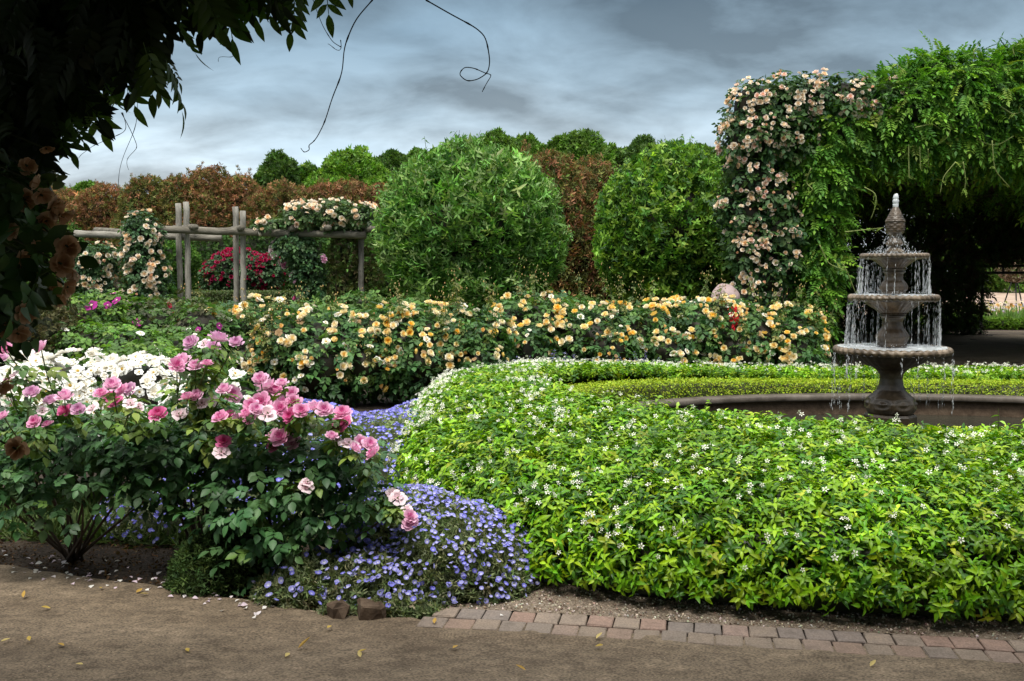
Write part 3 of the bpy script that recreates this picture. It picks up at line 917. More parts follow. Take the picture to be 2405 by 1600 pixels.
def pink_bush(label, base, blobs, n, flowers, tall=[], leaf=.1):
    t = thing('pink_rose_bush', label, 'rose bush', base, 'pink rose bushes beside the path')
    g = Geo()
    P, Q = shell(blobs, n, .85, .12, 5)
    Q = nrm(Q * .7 + np.array([0, -.15, .5]))
    M = frames_leaf(Q, .35, 1.0, .35, .7, .25, .55)
    s = leaf * rng.uniform(.75, 1.25, len(P))
    hi = np.clip((P[:, 2] - .75) / .4, 0, 1)
    c = pal(len(P), ROSEGREEN, [3, 3, 2, 2, .5], .18)
    k = rng.integers(0, len(ROSELEAF), len(P))
    for i, tt in enumerate(ROSELEAF):
        g.scatter(tt, M[k == i] * s[k == i][:, None, None], P[k == i], c[k == i])
    fl = np.array([W(px, py, d) for px, py, d, *_ in flowers]) if flowers else np.zeros((0, 3))
    # leaves on the flowering stems
    gs = Geo()
    tips = [b[:3] + np.array(b[3:6]) * nrm(rng.normal(0, 1, 3)) * .75 for b in np.array(blobs)[rng.integers(0, len(blobs), 13)]]
    canes(gs, base, tips, .010)
    b0 = np.array(blobs)
    for p in fl:
        j = np.argmin(np.linalg.norm(b0[:, :3] - p, axis=1))
        q = b0[j, :3] + np.array([rng.normal(0, .1), rng.normal(0, .08), 0]) + np.array([0, 0, .3 * b0[j, 5]])
        q = p * .35 + q * .65
        L = np.linalg.norm(p - q)
        tt = np.linspace(0, 1, 6)[:, None]
        pts = q + (p - q) * tt + np.array([0, 0, -.03]) * np.sin(tt * 3.14)
        gs.tube(pts, np.linspace(.0045, .003, 6), (.1, .13, .045), 5)
        m = max(2, int(L / .05))
        tl = rng.uniform(.1, .9, m); PP = q + (p - q) * tl[:, None]
        aa = rng.uniform(0, 6.28, m); QQ = np.stack([np.cos(aa), np.sin(aa), np.full(m, .15)], 1)
        MM = frames_leaf(QQ, .2, 1, .3, 1, .1, .25) * (leaf * rng.uniform(.7, 1.1, m))[:, None, None]
        g.scatter(ROSELEAF[rng.integers(4)], MM, PP, pal(m, [(.07, .15, .03), (.12, .2, .03), (.16, .22, .04), (.06, .13, .035)]))
    g.build('foliage', ROSEMAT, t)
    gs.build('cane', STEM, t)
    if len(fl):
        rr = np.array([f[3] for f in flowers]); vv = np.array([f[4] for f in flowers])
        NN = np.array([nrm(np.array([rng.normal(0, .35), -.55 + rng.normal(0, .3), .75])) for _ in fl])
        blooms(t, B_PINK, fl, NN, rr * fl[:, 1] / F * 1.22, vv, 95)
    return t

def c6(L):
    out = []
    for x, y, r, v in L:
        out.append((x * .3826, 680 + y * .3826, (4.85 if y < 690 else 4.66) + rng.uniform(-.1, .22), r * .3826, v))
    return out
FL = c6([(30, 360, 42, 0), (15, 420, 35, 3), (250, 355, 48, 1), (195, 630, 48, 3), (310, 680, 44, 3), (395, 655, 54, 1), (400, 740, 46, 2), (480, 735, 42, 3), (560, 722, 40, 4), (210, 810, 42, 0), (290, 825, 34, 0), (20, 775, 34, 1),
         (690, 585, 52, 1), (620, 637, 44, 0), (745, 615, 42, 0), (695, 672, 50, 2), (795, 612, 44, 3), (800, 692, 42, 4), (852, 716, 32, 4), (970, 762, 52, 2), (950, 797, 34, 4), (1100, 757, 44, 4),
         (260, 740, 30, 4), (80, 520, 32, 4), (50, 560, 30, 1)])
FM = c6([(1170, 325, 48, 3), (1340, 297, 62, 3), (1450, 322, 42, 3), (1250, 327, 36, 4), (1120, 440, 58, 1), (1085, 462, 48, 0), (1200, 470, 48, 1), (1270, 452, 36, 0), (1150, 657, 48, 0), (1210, 650, 42, 1), (1240, 692, 42, 4), (1292, 686, 44, 4),
         (1420, 642, 60, 1), (1375, 612, 44, 1), (1350, 782, 50, 0), (1400, 772, 42, 2), (1460, 787, 46, 1), (1530, 792, 42, 0), (1370, 932, 44, 2), (1360, 992, 48, 4), (1310, 350, 46, 3)])
FR = c6([(1600, 552, 52, 1), (1640, 592, 62, 1), (1690, 612, 52, 0), (1730, 575, 38, 1), (1790, 640, 48, 1), (1600, 692, 62, 0), (1680, 682, 62, 1), (1740, 702, 60, 1), (1540, 712, 48, 0), (1800, 692, 52, 0), (1850, 742, 48, 0), (1640, 752, 56, 4),
         (1780, 777, 48, 2), (1930, 722, 56, 1), (1990, 737, 50, 1), (1740, 907, 70, 1), (1690, 900, 50, 0), (1680, 962, 40, 2), (1795, 932, 54, 1), (1720, 730, 50, 0), (1570, 735, 44, 1),
         (1720, 905, 60, 0), (1510, 760, 44, 0)])
def c7(L): return [(400 + x * .4464, 800 + y * .4464, 4.62 + rng.uniform(-.06, .2), r * .4464, v) for x, y, r, v in L]
FR += c7([(905, 377, 46, 0), (900, 432, 50, 2), (932, 395, 34, 4), (850, 502, 32, 1), (940, 532, 46, 4), (972, 567, 36, 1), (1002, 532, 36, 1), (1050, 545, 42, 1), (1064, 592, 42, 0), (880, 520, 30, 4), (1262, 957, 44, 1), (1240, 887, 32, 4), (1200, 822, 42, 4), (1170, 800, 34, 4), (715, 762, 38, 4), (1262, 925, 36, 1), (720, 740, 30, 4)])
P0 = G(170, 1318); P1 = G(480, 1310); P2 = G(655, 1345)
def bl(px, py, d, rx, ry, rz): return (*W(px, py, d), rx, ry, rz)
pink_bush('leafy pink rose bush by the frame edge with bare brown canes at its foot', P0,
          [bl(60, 1060, 5.2, .42, .4, .24), bl(230, 1050, 5.2, .4, .4, .22), bl(330, 1080, 5.1, .3, .3, .2), bl(120, 1140, 5.0, .36, .3, .2), bl(40, 990, 5.4, .34, .3, .2), bl(-60, 1080, 5.2, .4, .4, .3), bl(170, 1000, 5.3, .4, .3, .16), bl(310, 1010, 5.3, .3, .3, .16)], 760, FL)
pink_bush('tall pink rose bush whose long shoot rises above the white roses', P1,
          [bl(430, 1040, 5.2, .34, .36, .22), bl(520, 1060, 5.3, .3, .34, .22), bl(410, 1130, 5.2, .3, .3, .2), bl(480, 990, 5.4, .3, .3, .16)], 430, FM)
pink_bush('largest pink rose bush leaning out over the blue flower mound', P2,
          [bl(600, 1060, 5.0, .3, .34, .24), bl(740, 1060, 5.0, .32, .34, .22), bl(690, 1160, 4.9, .38, .34, .24), bl(820, 1110, 4.95, .22, .26, .2), bl(560, 1200, 4.9, .24, .26, .24), bl(640, 1280, 4.95, .26, .24, .2), bl(880, 1180, 4.85, .16, .18, .12), bl(760, 1220, 4.9, .2, .22, .16)], 700, FR)
# tall shoot stems of the middle bush are carried by its flower stems

# ------------------------------------------------------------------ other roses
def padw(w, n):
    w = np.array(list(w) + [.09 * sum(w), .05 * sum(w)][:max(0, n - len(w))], float)
    return w / w.sum()

def rose_bush(name, label, cat, group, blobs, n, leaf, B, nb, bsize, wvar, greens=ROSEGREEN, up=.5, base=None, upshoots=0, cluster=.45, corek=.62, mat=LEAF, depth=.4, ts=None, extra=None, fr=None, shoot_h=.45, part=None, cap=95):
    b = np.array(blobs)
    if base is None:
        base = (b[:, 0].mean(), b[:, 1].mean(), float(gz(b[:, 0].mean(), b[:, 1].mean())))
    t = thing(name, label, cat, base, group)
    g = Geo()
    bush(g, blobs, n, ts or ROSEFAR, leaf, greens, depth=depth, corek=corek, fr=fr or dict(out=.5, up=.8, rnd=.5, aout=.6, droop=.15), cull=-.5, zmin=lambda x, y: gz(x, y) + .03)
    if upshoots:
        P, Q = shell(blobs, upshoots * 4, .1)
        top = P[np.argsort(-P[:, 2])[:upshoots * 3]]
        top = top[rng.permutation(len(top))[:upshoots]]
        tips = shoots(g, top, 12, shoot_h, ts or ROSEFAR, leaf * .8, [(.12, .16, .04), (.16, .17, .05), (.09, .14, .04)], .18, .006)
        # buds
        bt = (np.array([(0, 0, 1.2), (.5, 0, 0), (0, .5, 0), (-.5, 0, 0), (0, -.5, 0), (0, 0, -.6)], float), [(0, 1, 2), (0, 2, 3), (0, 3, 4), (0, 4, 1), (5, 2, 1), (5, 3, 2), (5, 4, 3), (5, 1, 4)], np.ones((6, 3)))
        for tp in tips:
            m = 9
            PP = tp + rng.normal(0, 1, (m, 3)) * np.array([.05, .05, .07])
            g.scatter(bt, np.tile(np.eye(3) * .016, (m, 1, 1)), PP, pal(m, [(.3, .26, .1), (.5, .33, .14), (.16, .17, .05)]))
    g.build('foliage', mat, t)
    gs = Geo()
    tips = [np.array(x[:3]) + np.array([0, 0, x[5] * .3]) for x in blobs for _ in range(2)]
    canes(gs, np.array(base), [tp + rng.normal(0, .1, 3) for tp in tips], .014 if leaf > .08 else .01)
    gs.build('cane', STEM, t)
    if nb:
        P, Q = shell(blobs, nb * 7, .03, .08)
        tocam = nrm(np.array([0, 0, EYE]) - P)
        zr = (P[:, 2] - P[:, 2].min()) / max(.01, np.ptp(P[:, 2]))
        w = np.clip((Q * tocam).sum(1) + .35, .02, None) * (zr ** up + .03) * np.exp(1.3 * lump(P, 5.0, 2.0))
        i = rng.choice(len(P), int(nb * (1 - cluster)), replace=False, p=w / w.sum())
        P1, Q1 = P[i], Q[i]
        m = nb - len(i)
        if m:
            j = rng.integers(0, len(i), m)
            a = rng.normal(0, 1, (m, 3)); a = nrm(a - Q1[j] * (a * Q1[j]).sum(1, keepdims=True))
            P2, Q2 = P1[j] + a * bsize * 1.6 * rng.uniform(.9, 1.3, (m, 1)), nrm(Q1[j] + a * .4)
            P1, Q1 = np.concatenate([P1, P2]), np.concatenate([Q1, Q2])
        if extra is not None:
            P1 = np.concatenate([P1, extra]); Q1 = np.concatenate([Q1, np.tile([0, -.6, .8], (len(extra), 1))])
        n1 = len(P1)
        NN = nrm(Q1 * .7 + np.array([0, -.2, .45]) + .35 * rng.normal(0, 1, (n1, 3)))
        blooms(t, B, P1 + Q1 * bsize * .4, NN, bsize * rng.uniform(.6, 1.2, n1), rng.choice(len(B.t), n1, p=padw(wvar, len(B.t))), cap, part=part)
    return t

# white floribunda roses behind the pink ones
WG = [(.05, .11, .03), (.07, .14, .04), (.035, .08, .025)]
for (px, lab, nb) in ((45, 'white rose bush packed with blooms, partly hidden by dark hanging vine', 170), (190, 'white rose bush packed with blooms behind the single pink rose on a stalk', 190), (325, 'white rose bush in full bloom touching the tall pink shoot', 160)):
    rose_bush('white_rose_bush', lab, 'rose bush', 'white roses behind the pink roses',
              [bl(px, 960, 6.5, .34, .4, .36), bl(px + 30, 985, 6.7, .36, .4, .4)], 260, .1, B_WHITE, int(nb * 1.5), .045, [2, 1], WG, up=1.4, cluster=.6, corek=.75, ts=ROSELEAF, part='white_bloom')
rose_bush('white_rose_bush', 'small cluster of white roses low between two pink rose bushes', 'rose bush', 'white roses behind the pink roses',
          [bl(470, 960, 6.1, .2, .2, .2), bl(560, 950, 6.2, .22, .22, .2)], 130, .1, B_WHITE, 34, .05, [2, 1], WG, up=1.2, ts=ROSELEAF, part='white_bloom')

# long bank of apricot roses
YG = [(.055, .13, .04), (.075, .165, .045), (.11, .205, .05), (.04, .095, .035)]
YEL = [
    (600, 12.2, 705, 120, 'apricot rose bush at the left end of the bank, beside the ornamental grass', 62, [3, 4, 2, 2], 3),
    (740, 12.0, 715, 120, 'apricot rose bush with many white open blooms, above the largest pink bush', 70, [2, 3, 3, 4], 4),
    (880, 12.2, 712, 120, 'apricot rose bush in front of the dark pergola post', 66, [3, 4, 3, 2], 5),
    (1010, 12.3, 722, 115, 'apricot rose bush below the large round shrub, above the blue drift', 70, [3, 4, 3, 2], 4),
    (1115, 12.4, 735, 85, 'sparse rose bush with faded pinkish blooms where the bank dips', 46, [1, 3, 4, 2], 4),
    (1255, 13.2, 700, 110, 'apricot rose bush above the purple flower spikes', 50, [3, 4, 2, 1], 5),
    (1400, 13.3, 705, 115, 'apricot rose bush below the gap between the two round shrubs', 66, [4, 4, 3, 1], 4),
    (1540, 13.4, 702, 115, 'apricot rose bush below the smaller round shrub', 72, [4, 4, 3, 1], 4),
    (1690, 13.4, 695, 120, 'apricot rose bush with red flowers poking through its middle', 80, [4, 5, 2, 1], 5),
    (1830, 13.3, 715, 105, 'deep apricot rose bush at the arbour end of the bank', 74, [5, 5, 2, 1], 4),
]
for px, d, top, hw, lab, nb, wv, us in YEL:
    k = d / F
    zt = W(px, top, d)[2]; x0 = W(px, top, d)[0]
    rx = hw * k; zt *= rng.uniform(.97, 1.1)
    bb = [(x0, d, zt * .52, rx, .6, zt * .5), (x0 - rx * .5, d - .2, zt * .55, rx * .62, .5, zt * .42), (x0 + rx * .5, d + .1, zt * .58, rx * .6, .5, zt * .43), (x0 + rx * rng.uniform(-.3, .3), d - .35, zt * .42, rx * .7, .45, zt * .36)]
    rose_bush('apricot_rose_bush', lab, 'rose bush', 'bank of apricot roses behind the hedge', bb, 760, .15, B_YEL, int(nb * 1.6), .049, [wv[0] * .6, wv[1] * 1.2, wv[2] * 1.1, wv[3]], YG, up=.8, upshoots=us * 3, shoot_h=.42, cluster=.42, base=(x0, d, 0), corek=.66, part='apricot_bloom')

# ------------------------------------------------------------------ blue flower mounds
BG = [(.15, .2, .10), (.2, .25, .14), (.10, .145, .07), (.25, .28, .18)]
def blue(label, blobs, nleaf, leaf, nf, fs, cull=-.3, topw=.4, pd=.35):
    b = np.array(blobs)
    t = thing('blue_bindweed_mound', label, 'flower mound', (b[0][0], b[0][1], 0), 'mounds of blue bindweed')
    g = Geo()
    bush(g, blobs, nleaf, CLUMPL, leaf, BG, depth=.18, corek=.84, cull=cull, zmin=.012, fr=dict(out=.6, up=.5, rnd=.6, aout=.8, droop=0), corecol=(.035, .045, .02))
    g.build('foliage', DULL, t)
    P, Q = shell(blobs, nf * 3, .02, .08, cull=-.2, zmin=.03)
    w = np.exp(.9 * lump(P, 7, 5)) * (topw + Q[:, 2].clip(0, 1))
    i = rng.choice(len(P), min(nf, len(P)), replace=False, p=w / w.sum()); P, Q = P[i], Q[i]
    NN = nrm(Q * .7 + np.array([0, -.05, .5]) + .5 * rng.normal(0, 1, P.shape))
    blooms(t, B_BLUE, P + Q * leaf * .7, NN, fs * rng.uniform(.7, 1.15, len(P)), rng.choice(2, len(P), p=[pd, 1 - pd]), 95, 'flower_mass')
    return t
blue('grey green mound of blue bindweed spilling over the brick edge', [(-.30, 5.05, .04, .42, .45, .36), (-.52, 5.2, .05, .42, .42, .40), (-.12, 4.98, .0, .24, .32, .26), (-.62, 4.85, .0, .36, .3, .22)], 3600, .042, 1150, .0125)
blue('low trailing patch of blue bindweed around the brown stone blocks', [(-.98, 4.82, .0, .2, .22, .2), (-.78, 4.72, .0, .16, .14, .12), (-1.1, 4.78, .0, .16, .16, .13), (-.5, 4.58, .0, .2, .1, .08), (-.83, 4.55, 0, .08, .05, .05), (-.66, 4.55, 0, .07, .05, .045)], 1300, .036, 60, .0165)
blue('wide drift of deep blue bindweed beyond the pink roses', [(-.85, 7.4, .1, .8, 1.1, .42), (-1.7, 7.6, .1, .8, 1.0, .45), (-.45, 8.4, .12, .8, .8, .42), (-1.35, 6.4, 0, .6, .6, .34), (-2.1, 6.2, 0, .5, .5, .3)], 5000, .04, 4600, .0145, topw=.8, pd=.85)

# stones in the mound
def stones():
    for lab, (px, py), h, rot in (('squared brown stone block half buried in blue flowers', (868, 1466), (.055, .06, .042), .35), ('upright rough brown stone beside the squared block', (790, 1462), (.036, .045, .04), .8), ('flat brown stone resting higher up among the blue flowers', (858, 1415), (.055, .05, .07), -.3)):
        p = G(px, py); g = Geo()
        g.box((p[0], p[1] + h[1], h[2] * .95), h, rot, (1, 1, 1), .014, .0075)
        tag(g.build('stone_block', ROCK, smooth=False), lab, 'stone')
stones()

# dark fine-leaved shrubs under the pink roses
def low_shrub(label, blobs, n, leaf, cols, name='low_shrub', cat='shrub', group=None, ts=None, mat=DULL, corek=.75, cull=-.4, fr=None, corecol=(.02, .025, .012)):
    b = np.array(blobs)
    t = thing(name, label, cat, (b[0][0], b[0][1], float(gz(b[0][0], b[0][1]))), group)
    g = Geo(); bush(g, blobs, n, ts or CLUMPL, leaf, cols, depth=.3, corek=corek, cull=cull, zmin=lambda x, y: gz(x, y) + .01, fr=fr or dict(out=.6, up=.5, rnd=.6, aout=.8, droop=0), corecol=corecol)
    g.build('foliage', mat, t)
    return t
low_shrub('dark fine leaved mound at the path edge under the pink roses', [bl(500, 1350, 4.95, .2, .2, .2), bl(560, 1330, 5.0, .2, .2, .22), bl(450, 1380, 4.95, .12, .12, .12)], 1500, .034, [(.05, .09, .03), (.07, .115, .04), (.035, .07, .025)])
def groundcover():
    g = Geo(); n = 5200
    x = rng.uniform(-3.6, -1.2, n); y = 5.75 + rng.random(n) * 1.1 - .15 * (x + 2.5)
    P = np.stack([x, y, .01 + 0 * x], 1)
    M = frames_leaf(np.tile([0, 0, 1.0], (n, 1)), .3, .3, 1, 1.2, 0, .5) * (.12 * rng.uniform(.5, 1.3, n))[:, None, None]
    g.scatter(diamond_t(.16), M, P, pal(n, [(.08, .13, .035), (.06, .1, .03), (.1, .14, .05)]))
    tag(g.build('ground_cover', DULL), kind='stuff')
groundcover()

# purple spikes
def spikes():
    for (px, d, n, lab) in ((1215, 11.9, 12, 'clump of purple flower spikes nearest the blue drift'), (1265, 11.9, 16, 'densest clump of purple flower spikes behind the jasmine hedge'), (1345, 12.0, 9, 'thin clump of purple flower spikes in front of apricot roses'), (1480, 12.2, 8, 'few faint purple spikes at the foot of the apricot roses')):
        p = W(px, 880, d); p[2] = 0
        t = thing('purple_sage', lab, 'plant', p, 'purple spikes below the apricot roses')
        g = Geo()
        for _ in range(n):
            gf = Geo(); b = p + np.array([rng.normal(0, .16), rng.normal(0, .1), 0]); h = rng.uniform(.42, .66)
            tip = b + np.array([rng.normal(0, .05), rng.normal(0, .05), h])
            g.tube(np.linspace(b, tip, 4), .004, (.1, .13, .06), 4, False)
            m = 16; tt = rng.uniform(0, .55, m); a = rng.uniform(0, 6.28, m)
            g.scatter(L_TINY, frames_leaf(np.stack([np.cos(a), np.sin(a), .3 + 0 * a], 1), .3, 1, .3, 1, 0, .3) * .05, b + (tip - b) * tt[:, None], pal(m, [(.08, .13, .06)]))
            m = 34; tt = rng.uniform(.55, 1, m)
            gf.scatter(L_TINY, frames(rng.normal(0, 1, (m, 3))) * .026, b + (tip - b) * tt[:, None] + rng.normal(0, .010, (m, 3)), pal(m, [(.22, .2, .48), (.3, .28, .55), (.16, .14, .36)])); gf.build('flower_spike', PETAL, t)
        g.build('foliage', DULL, t)
spikes()

# ------------------------------------------------------------------ pergola
def pergola():
    D = 26.0
    A, Bp = W(180, 552, D + 1.2), W(1020, 552, D + 1.2)
    t = thing('timber_pergola', 'weathered grey log pergola with paired posts carrying climbing roses', 'pergola', (W(500, 600, D)[0], D, float(gz(-8, D))))
    def log(a, b, r, name, mat=TIMBERX, col=(1, 1, 1), k=12):
        g = Geo(); m = 14; pts = np.linspace(a, b, m) + rng.normal(0, .006, (m, 3))
        g.tube(pts, r * (1 + rng.normal(0, .02, m)), col, k)
        return g.build(name, mat, t)
    for px, top, dd, c in ((418, 478, 0.1, 1), (437, 475, -.1, 1.05), (553, 486, .1, .95), (570, 495, -.1, 1), (848, 552, 0, .5), (350, 552, .9, .6)):
        p = W(px, top, D + dd); b = p.copy(); b[2] = float(gz(p[0], p[1])) - .2
        b[0] -= .02 * np.sign(px - 500)
        log(b, p, .074, 'post', TIMBER, (c, c, c))
    log(W(290, 537, D - .3), W(860, 553, D - .3), .098, 'beam', TIMBERX, (.72, .7, .66))
    log(W(176, 549, D + .3), W(520, 560, D + .3), .095, 'beam', TIMBERX, (1.05, 1.05, 1.05))
    for (a, b, r) in (((225, 541, 1.8), (292, 546, .2), .085), ((300, 535, -.5), (352, 520, 2.0), .07), ((370, 540, 1.8), (460, 534, -.6), .075), ((520, 544, 1.8), (568, 535, -.6), .08), ((630, 545, 1.6), (690, 536, -.6), .085), ((740, 540, 1.6), (772, 535, -.7), .08), ((820, 548, 1.2), (880, 536, -.7), .09)):
        log(W(a[0], a[1], D + a[2]), W(b[0], b[1], D + b[2]), r, 'rafter', TIMBERX, (.62, .6, .56))
pergola()
DG = [(.03, .075, .03), (.045, .1, .035), (.06, .12, .04)]
def colb(px, pys, d, r, rz): return [bl(px + rng.normal(0, 6), py, d, r * rng.uniform(.85, 1.15), r, rz) for py in pys]
rose_bush('climbing_rose', 'peach climbing rose column covering the outermost pergola support', 'climbing rose', 'climbing roses on the pergola', colb(222, [612, 655, 695, 735], 25.8, .55, .5), 900, .2, B_PEACH, 120, .085, [2, 4, 3, .3], DG, up=.05, cluster=.5, depth=.35, corek=.6, part='peach_bloom')
rose_bush('climbing_rose', 'peach climbing rose column reaching over the pergola beam beside the first posts', 'climbing rose', 'climbing roses on the pergola', colb(330, [548, 595, 645, 700, 735], 25.4, .5, .6) + [bl(370, 700, 25.4, .35, .35, .6)], 950, .2, B_PEACH, 120, .085, [2, 4, 3, .3], DG, up=.05, cluster=.5, depth=.35, corek=.6, part='peach_bloom')
rose_bush('climbing_rose', 'pale climbing rose heaped along the top of the pergola beams', 'climbing rose', 'climbing roses on the pergola', [bl(640, 530, 26, .5, .6, .2), bl(710, 510, 26, .6, .7, .42), bl(790, 505, 26, .6, .7, .42), bl(850, 510, 26, .5, .6, .36)], 1100, .2, B_PEACH, 100, .085, [1, 4, 4, .5], [(.07, .13, .04), (.09, .15, .05), (.05, .1, .035)], up=1.0, cluster=.5, corek=.5, part='pale_bloom', base=(-4.6, 26, .45))
rose_bush('climbing_rose', 'dark leaved climbing rose with a few pink blooms hanging below the beam', 'climbing rose', 'climbing roses on the pergola', [bl(690, 585, 25.8, .55, .5, .4), bl(720, 630, 25.8, .42, .4, .5), bl(730, 680, 25.8, .35, .4, .45)], 700, .2, B_PINK, 12, .1, [2, 3, 1, 1, 3], DG, up=.2, cluster=.3, corek=.6, part='pink_bloom')
low_shrub('tangle of twiggy green climber around the dark end post of the pergola', [bl(810, 600, 26.2, .4, .4, .7), bl(860, 640, 26.4, .45, .4, .7), bl(800, 680, 26.2, .4, .4, .5)], 1300, .1, [(.06, .1, .03), (.09, .12, .04), (.1, .09, .05)], 'climber', 'climber', ts=CLUMP, corek=.4)
rose_bush('red_rose_bush', 'crimson rose bush seen between the pergola posts', 'rose bush', None, [bl(560, 640, 31, 1.1, .8, .72), bl(620, 640, 31, .7, .6, .66), bl(510, 650, 31, .5, .5, .5)], 1500, .2, B_RED, 230, .062, [2, 2], [(.035, .08, .03), (.05, .1, .035)], up=1.8, cluster=.55, part='red_bloom')
low_shrub('bright green shrub to the left of the crimson rose bush', [bl(405, 620, 32, .9, .7, .8), bl(400, 670, 32, .8, .7, .6)], 1200, .13, [(.06, .14, .03), (.09, .18, .035), (.04, .1, .025)], ts=CLUMP)
low_shrub('dark shrub behind the crimson rose bush under the pergola beam', [bl(500, 610, 34, .9, .7, 1.0), bl(620, 600, 34, 1.2, .7, 1.0), bl(720, 620, 33, 1.0, .7, 1.2)], 1600, .16, [(.03, .07, .02), (.045, .09, .025)], ts=CLUMP)
low_shrub('mid green shrub filling the space behind the end post of the pergola', [bl(830, 620, 33, 1.2, .8, 1.2), bl(770, 660, 33, .9, .7, .8), bl(890, 660, 31, .9, .7, .8)], 1900, .15, [(.05, .11, .03), (.07, .14, .035)], ts=CLUMP)

def clipped_hedge():
    D = 29.0
    a, b = W(432, 687, D), W(760, 687, D)
    g = Geo(); n = 16000
    t = thing('clipped_hedge', 'low clipped rectangular hedge behind the pergola posts', 'hedge', ((a[0] + b[0]) / 2, D, .45))
    u = rng.random(n); x = a[0] + (b[0] - a[0]) * rng.random(n); top = u < .3
    zt = a[2]
    P = np.stack([x, np.where(top, D + rng.random(n) * .8, D), np.where(top, zt, .45 + (zt - .45) * rng.random(n))], 1) + rng.normal(0, .02, (n, 3))
    Q = np.where(top[:, None], [0, 0, 1.0], [0, -1.0, 0])
    g.scatter(diamond_t(.6), frames_leaf(Q, .7, .4, .6, .6, 0, .7) * .06, P, pal(n, [(.06, .1, .03), (.08, .12, .035), (.09, .1, .04)]))
    g.box(((a[0] + b[0]) / 2, D + .42, (zt + .45) / 2 - .02), ((b[0] - a[0]) / 2 - .03, .4, (zt - .45) / 2 - .03), 0, (.03, .03, .015))
    g.build('foliage', LEAF, t)
clipped_hedge()
def grass_clump():
    for px, d, n, lab in ((500, 17.5, 1500, 'clump of fresh green ornamental grass between the pergola posts'), (455, 18.5, 700, 'smaller tuft of ornamental grass at the foot of the first posts')):
        p = W(px, 760, d); z0 = float(gz(p[0], d)); g = Geo()
        t = thing('ornamental_grass', lab, 'grass plant', (p[0], d, z0), 'ornamental grass tufts')
        b = np.stack([p[0] + rng.normal(0, .35, n), d + rng.normal(0, .3, n), np.full(n, z0)], 1)
        ax = nrm(np.stack([rng.normal(0, .45, n), rng.normal(0, .45, n), np.ones(n)], 1)); nz = nrm(np.cross(ax, rng.normal(0, 1, (n, 3))))
        M = np.stack([np.cross(ax, nz), ax, nz], -1) * rng.uniform(.5, 1.0, (n, 1, 1))
        g.scatter(leaf_t(.03, 4, .1, .35, .35), M, b, pal(n, [(.12, .24, .04), (.16, .28, .06), (.09, .18, .03)]))
        g.build('blade_mass', LEAF, t)['kind'] = 'stuff'
grass_clump()

# mid-left perennials and shrub roses
LG = [(.10, .21, .03), (.14, .25, .04), (.07, .15, .03), (.06, .12, .03)]
rose_bush('shrub_rose', 'leafy shrub rose with a few magenta and crimson blooms, left of the grass', 'rose bush', None, [bl(190, 790, 11.5, .5, .5, .5), bl(260, 780, 11.8, .5, .5, .5), bl(150, 830, 11, .4, .4, .4)], 1200, .13, B_PURP, 13, .07, [3, 1], LG, up=.3, cluster=.2, part='magenta_bloom')
rose_bush('shrub_rose', 'leafy shrub rose with scattered dark red blooms beside the pergola posts', 'rose bush', None, [bl(350, 780, 12, .55, .5, .45), bl(410, 770, 12.4, .5, .5, .42), bl(470, 790, 11.6, .4, .4, .4)], 1200, .13, B_PURP, 12, .06, [1, 3], [(.06, .13, .03), (.08, .15, .04), (.09, .1, .05)], up=.3, cluster=.2, part='red_bloom', upshoots=3, shoot_h=.3)
rose_bush('shrub_rose', 'low green shrub rose dotted with small pure white flowers', 'rose bush', None, [bl(210, 830, 9.6, .4, .4, .32), bl(290, 835, 9.4, .45, .4, .32), bl(390, 840, 9.6, .45, .4, .3), bl(460, 860, 9.2, .3, .4, .3), bl(330, 900, 8.2, .6, .5, .34)], 1700, .11, B_WHITE, 46, .042, [3, 1], LG, up=1.0, cluster=.5, part='white_bloom')
low_shrub('dull brownish twiggy shrub behind the white roses by the hanging vine', [bl(80, 790, 9.5, .4, .4, .35), bl(110, 760, 10, .35, .35, .35), bl(30, 780, 9.5, .4, .4, .35)], 1700, .045, [(.07, .07, .035), (.09, .08, .045), (.05, .06, .03)], ts=CLUMP, corek=.6)
low_shrub('green shrub behind the dark hanging vine, left of the pergola beam end', [bl(110, 610, 27, .9, .6, .7), bl(140, 560, 28, .6, .5, .5), bl(100, 680, 26, .9, .6, .7)], 1500, .15, [(.07, .14, .035), (.09, .17, .04)], ts=CLUMP)
low_shrub('low green leaf mass behind the apricot roses, left part', [bl(760, 750, 14.6, .6, .5, .3), bl(850, 735, 15.2, .5, .5, .32), bl(960, 745, 14.8, .6, .5, .3), bl(890, 765, 14.5, .6, .5, .3)], 900, .15, [(.08, .16, .04), (.11, .19, .05), (.06, .13, .035)], ts=ROSEFAR, corek=.5)
low_shrub('low bright green leaf mass behind the apricot roses below the shrub gap', [bl(1270, 750, 15.5, .5, .6, .3), bl(1350, 740, 15.8, .5, .6, .3), bl(1430, 752, 16, .6, .6, .3)], 900, .15, [(.08, .17, .04), (.11, .2, .05), (.06, .13, .035)], ts=ROSEFAR, corek=.5)
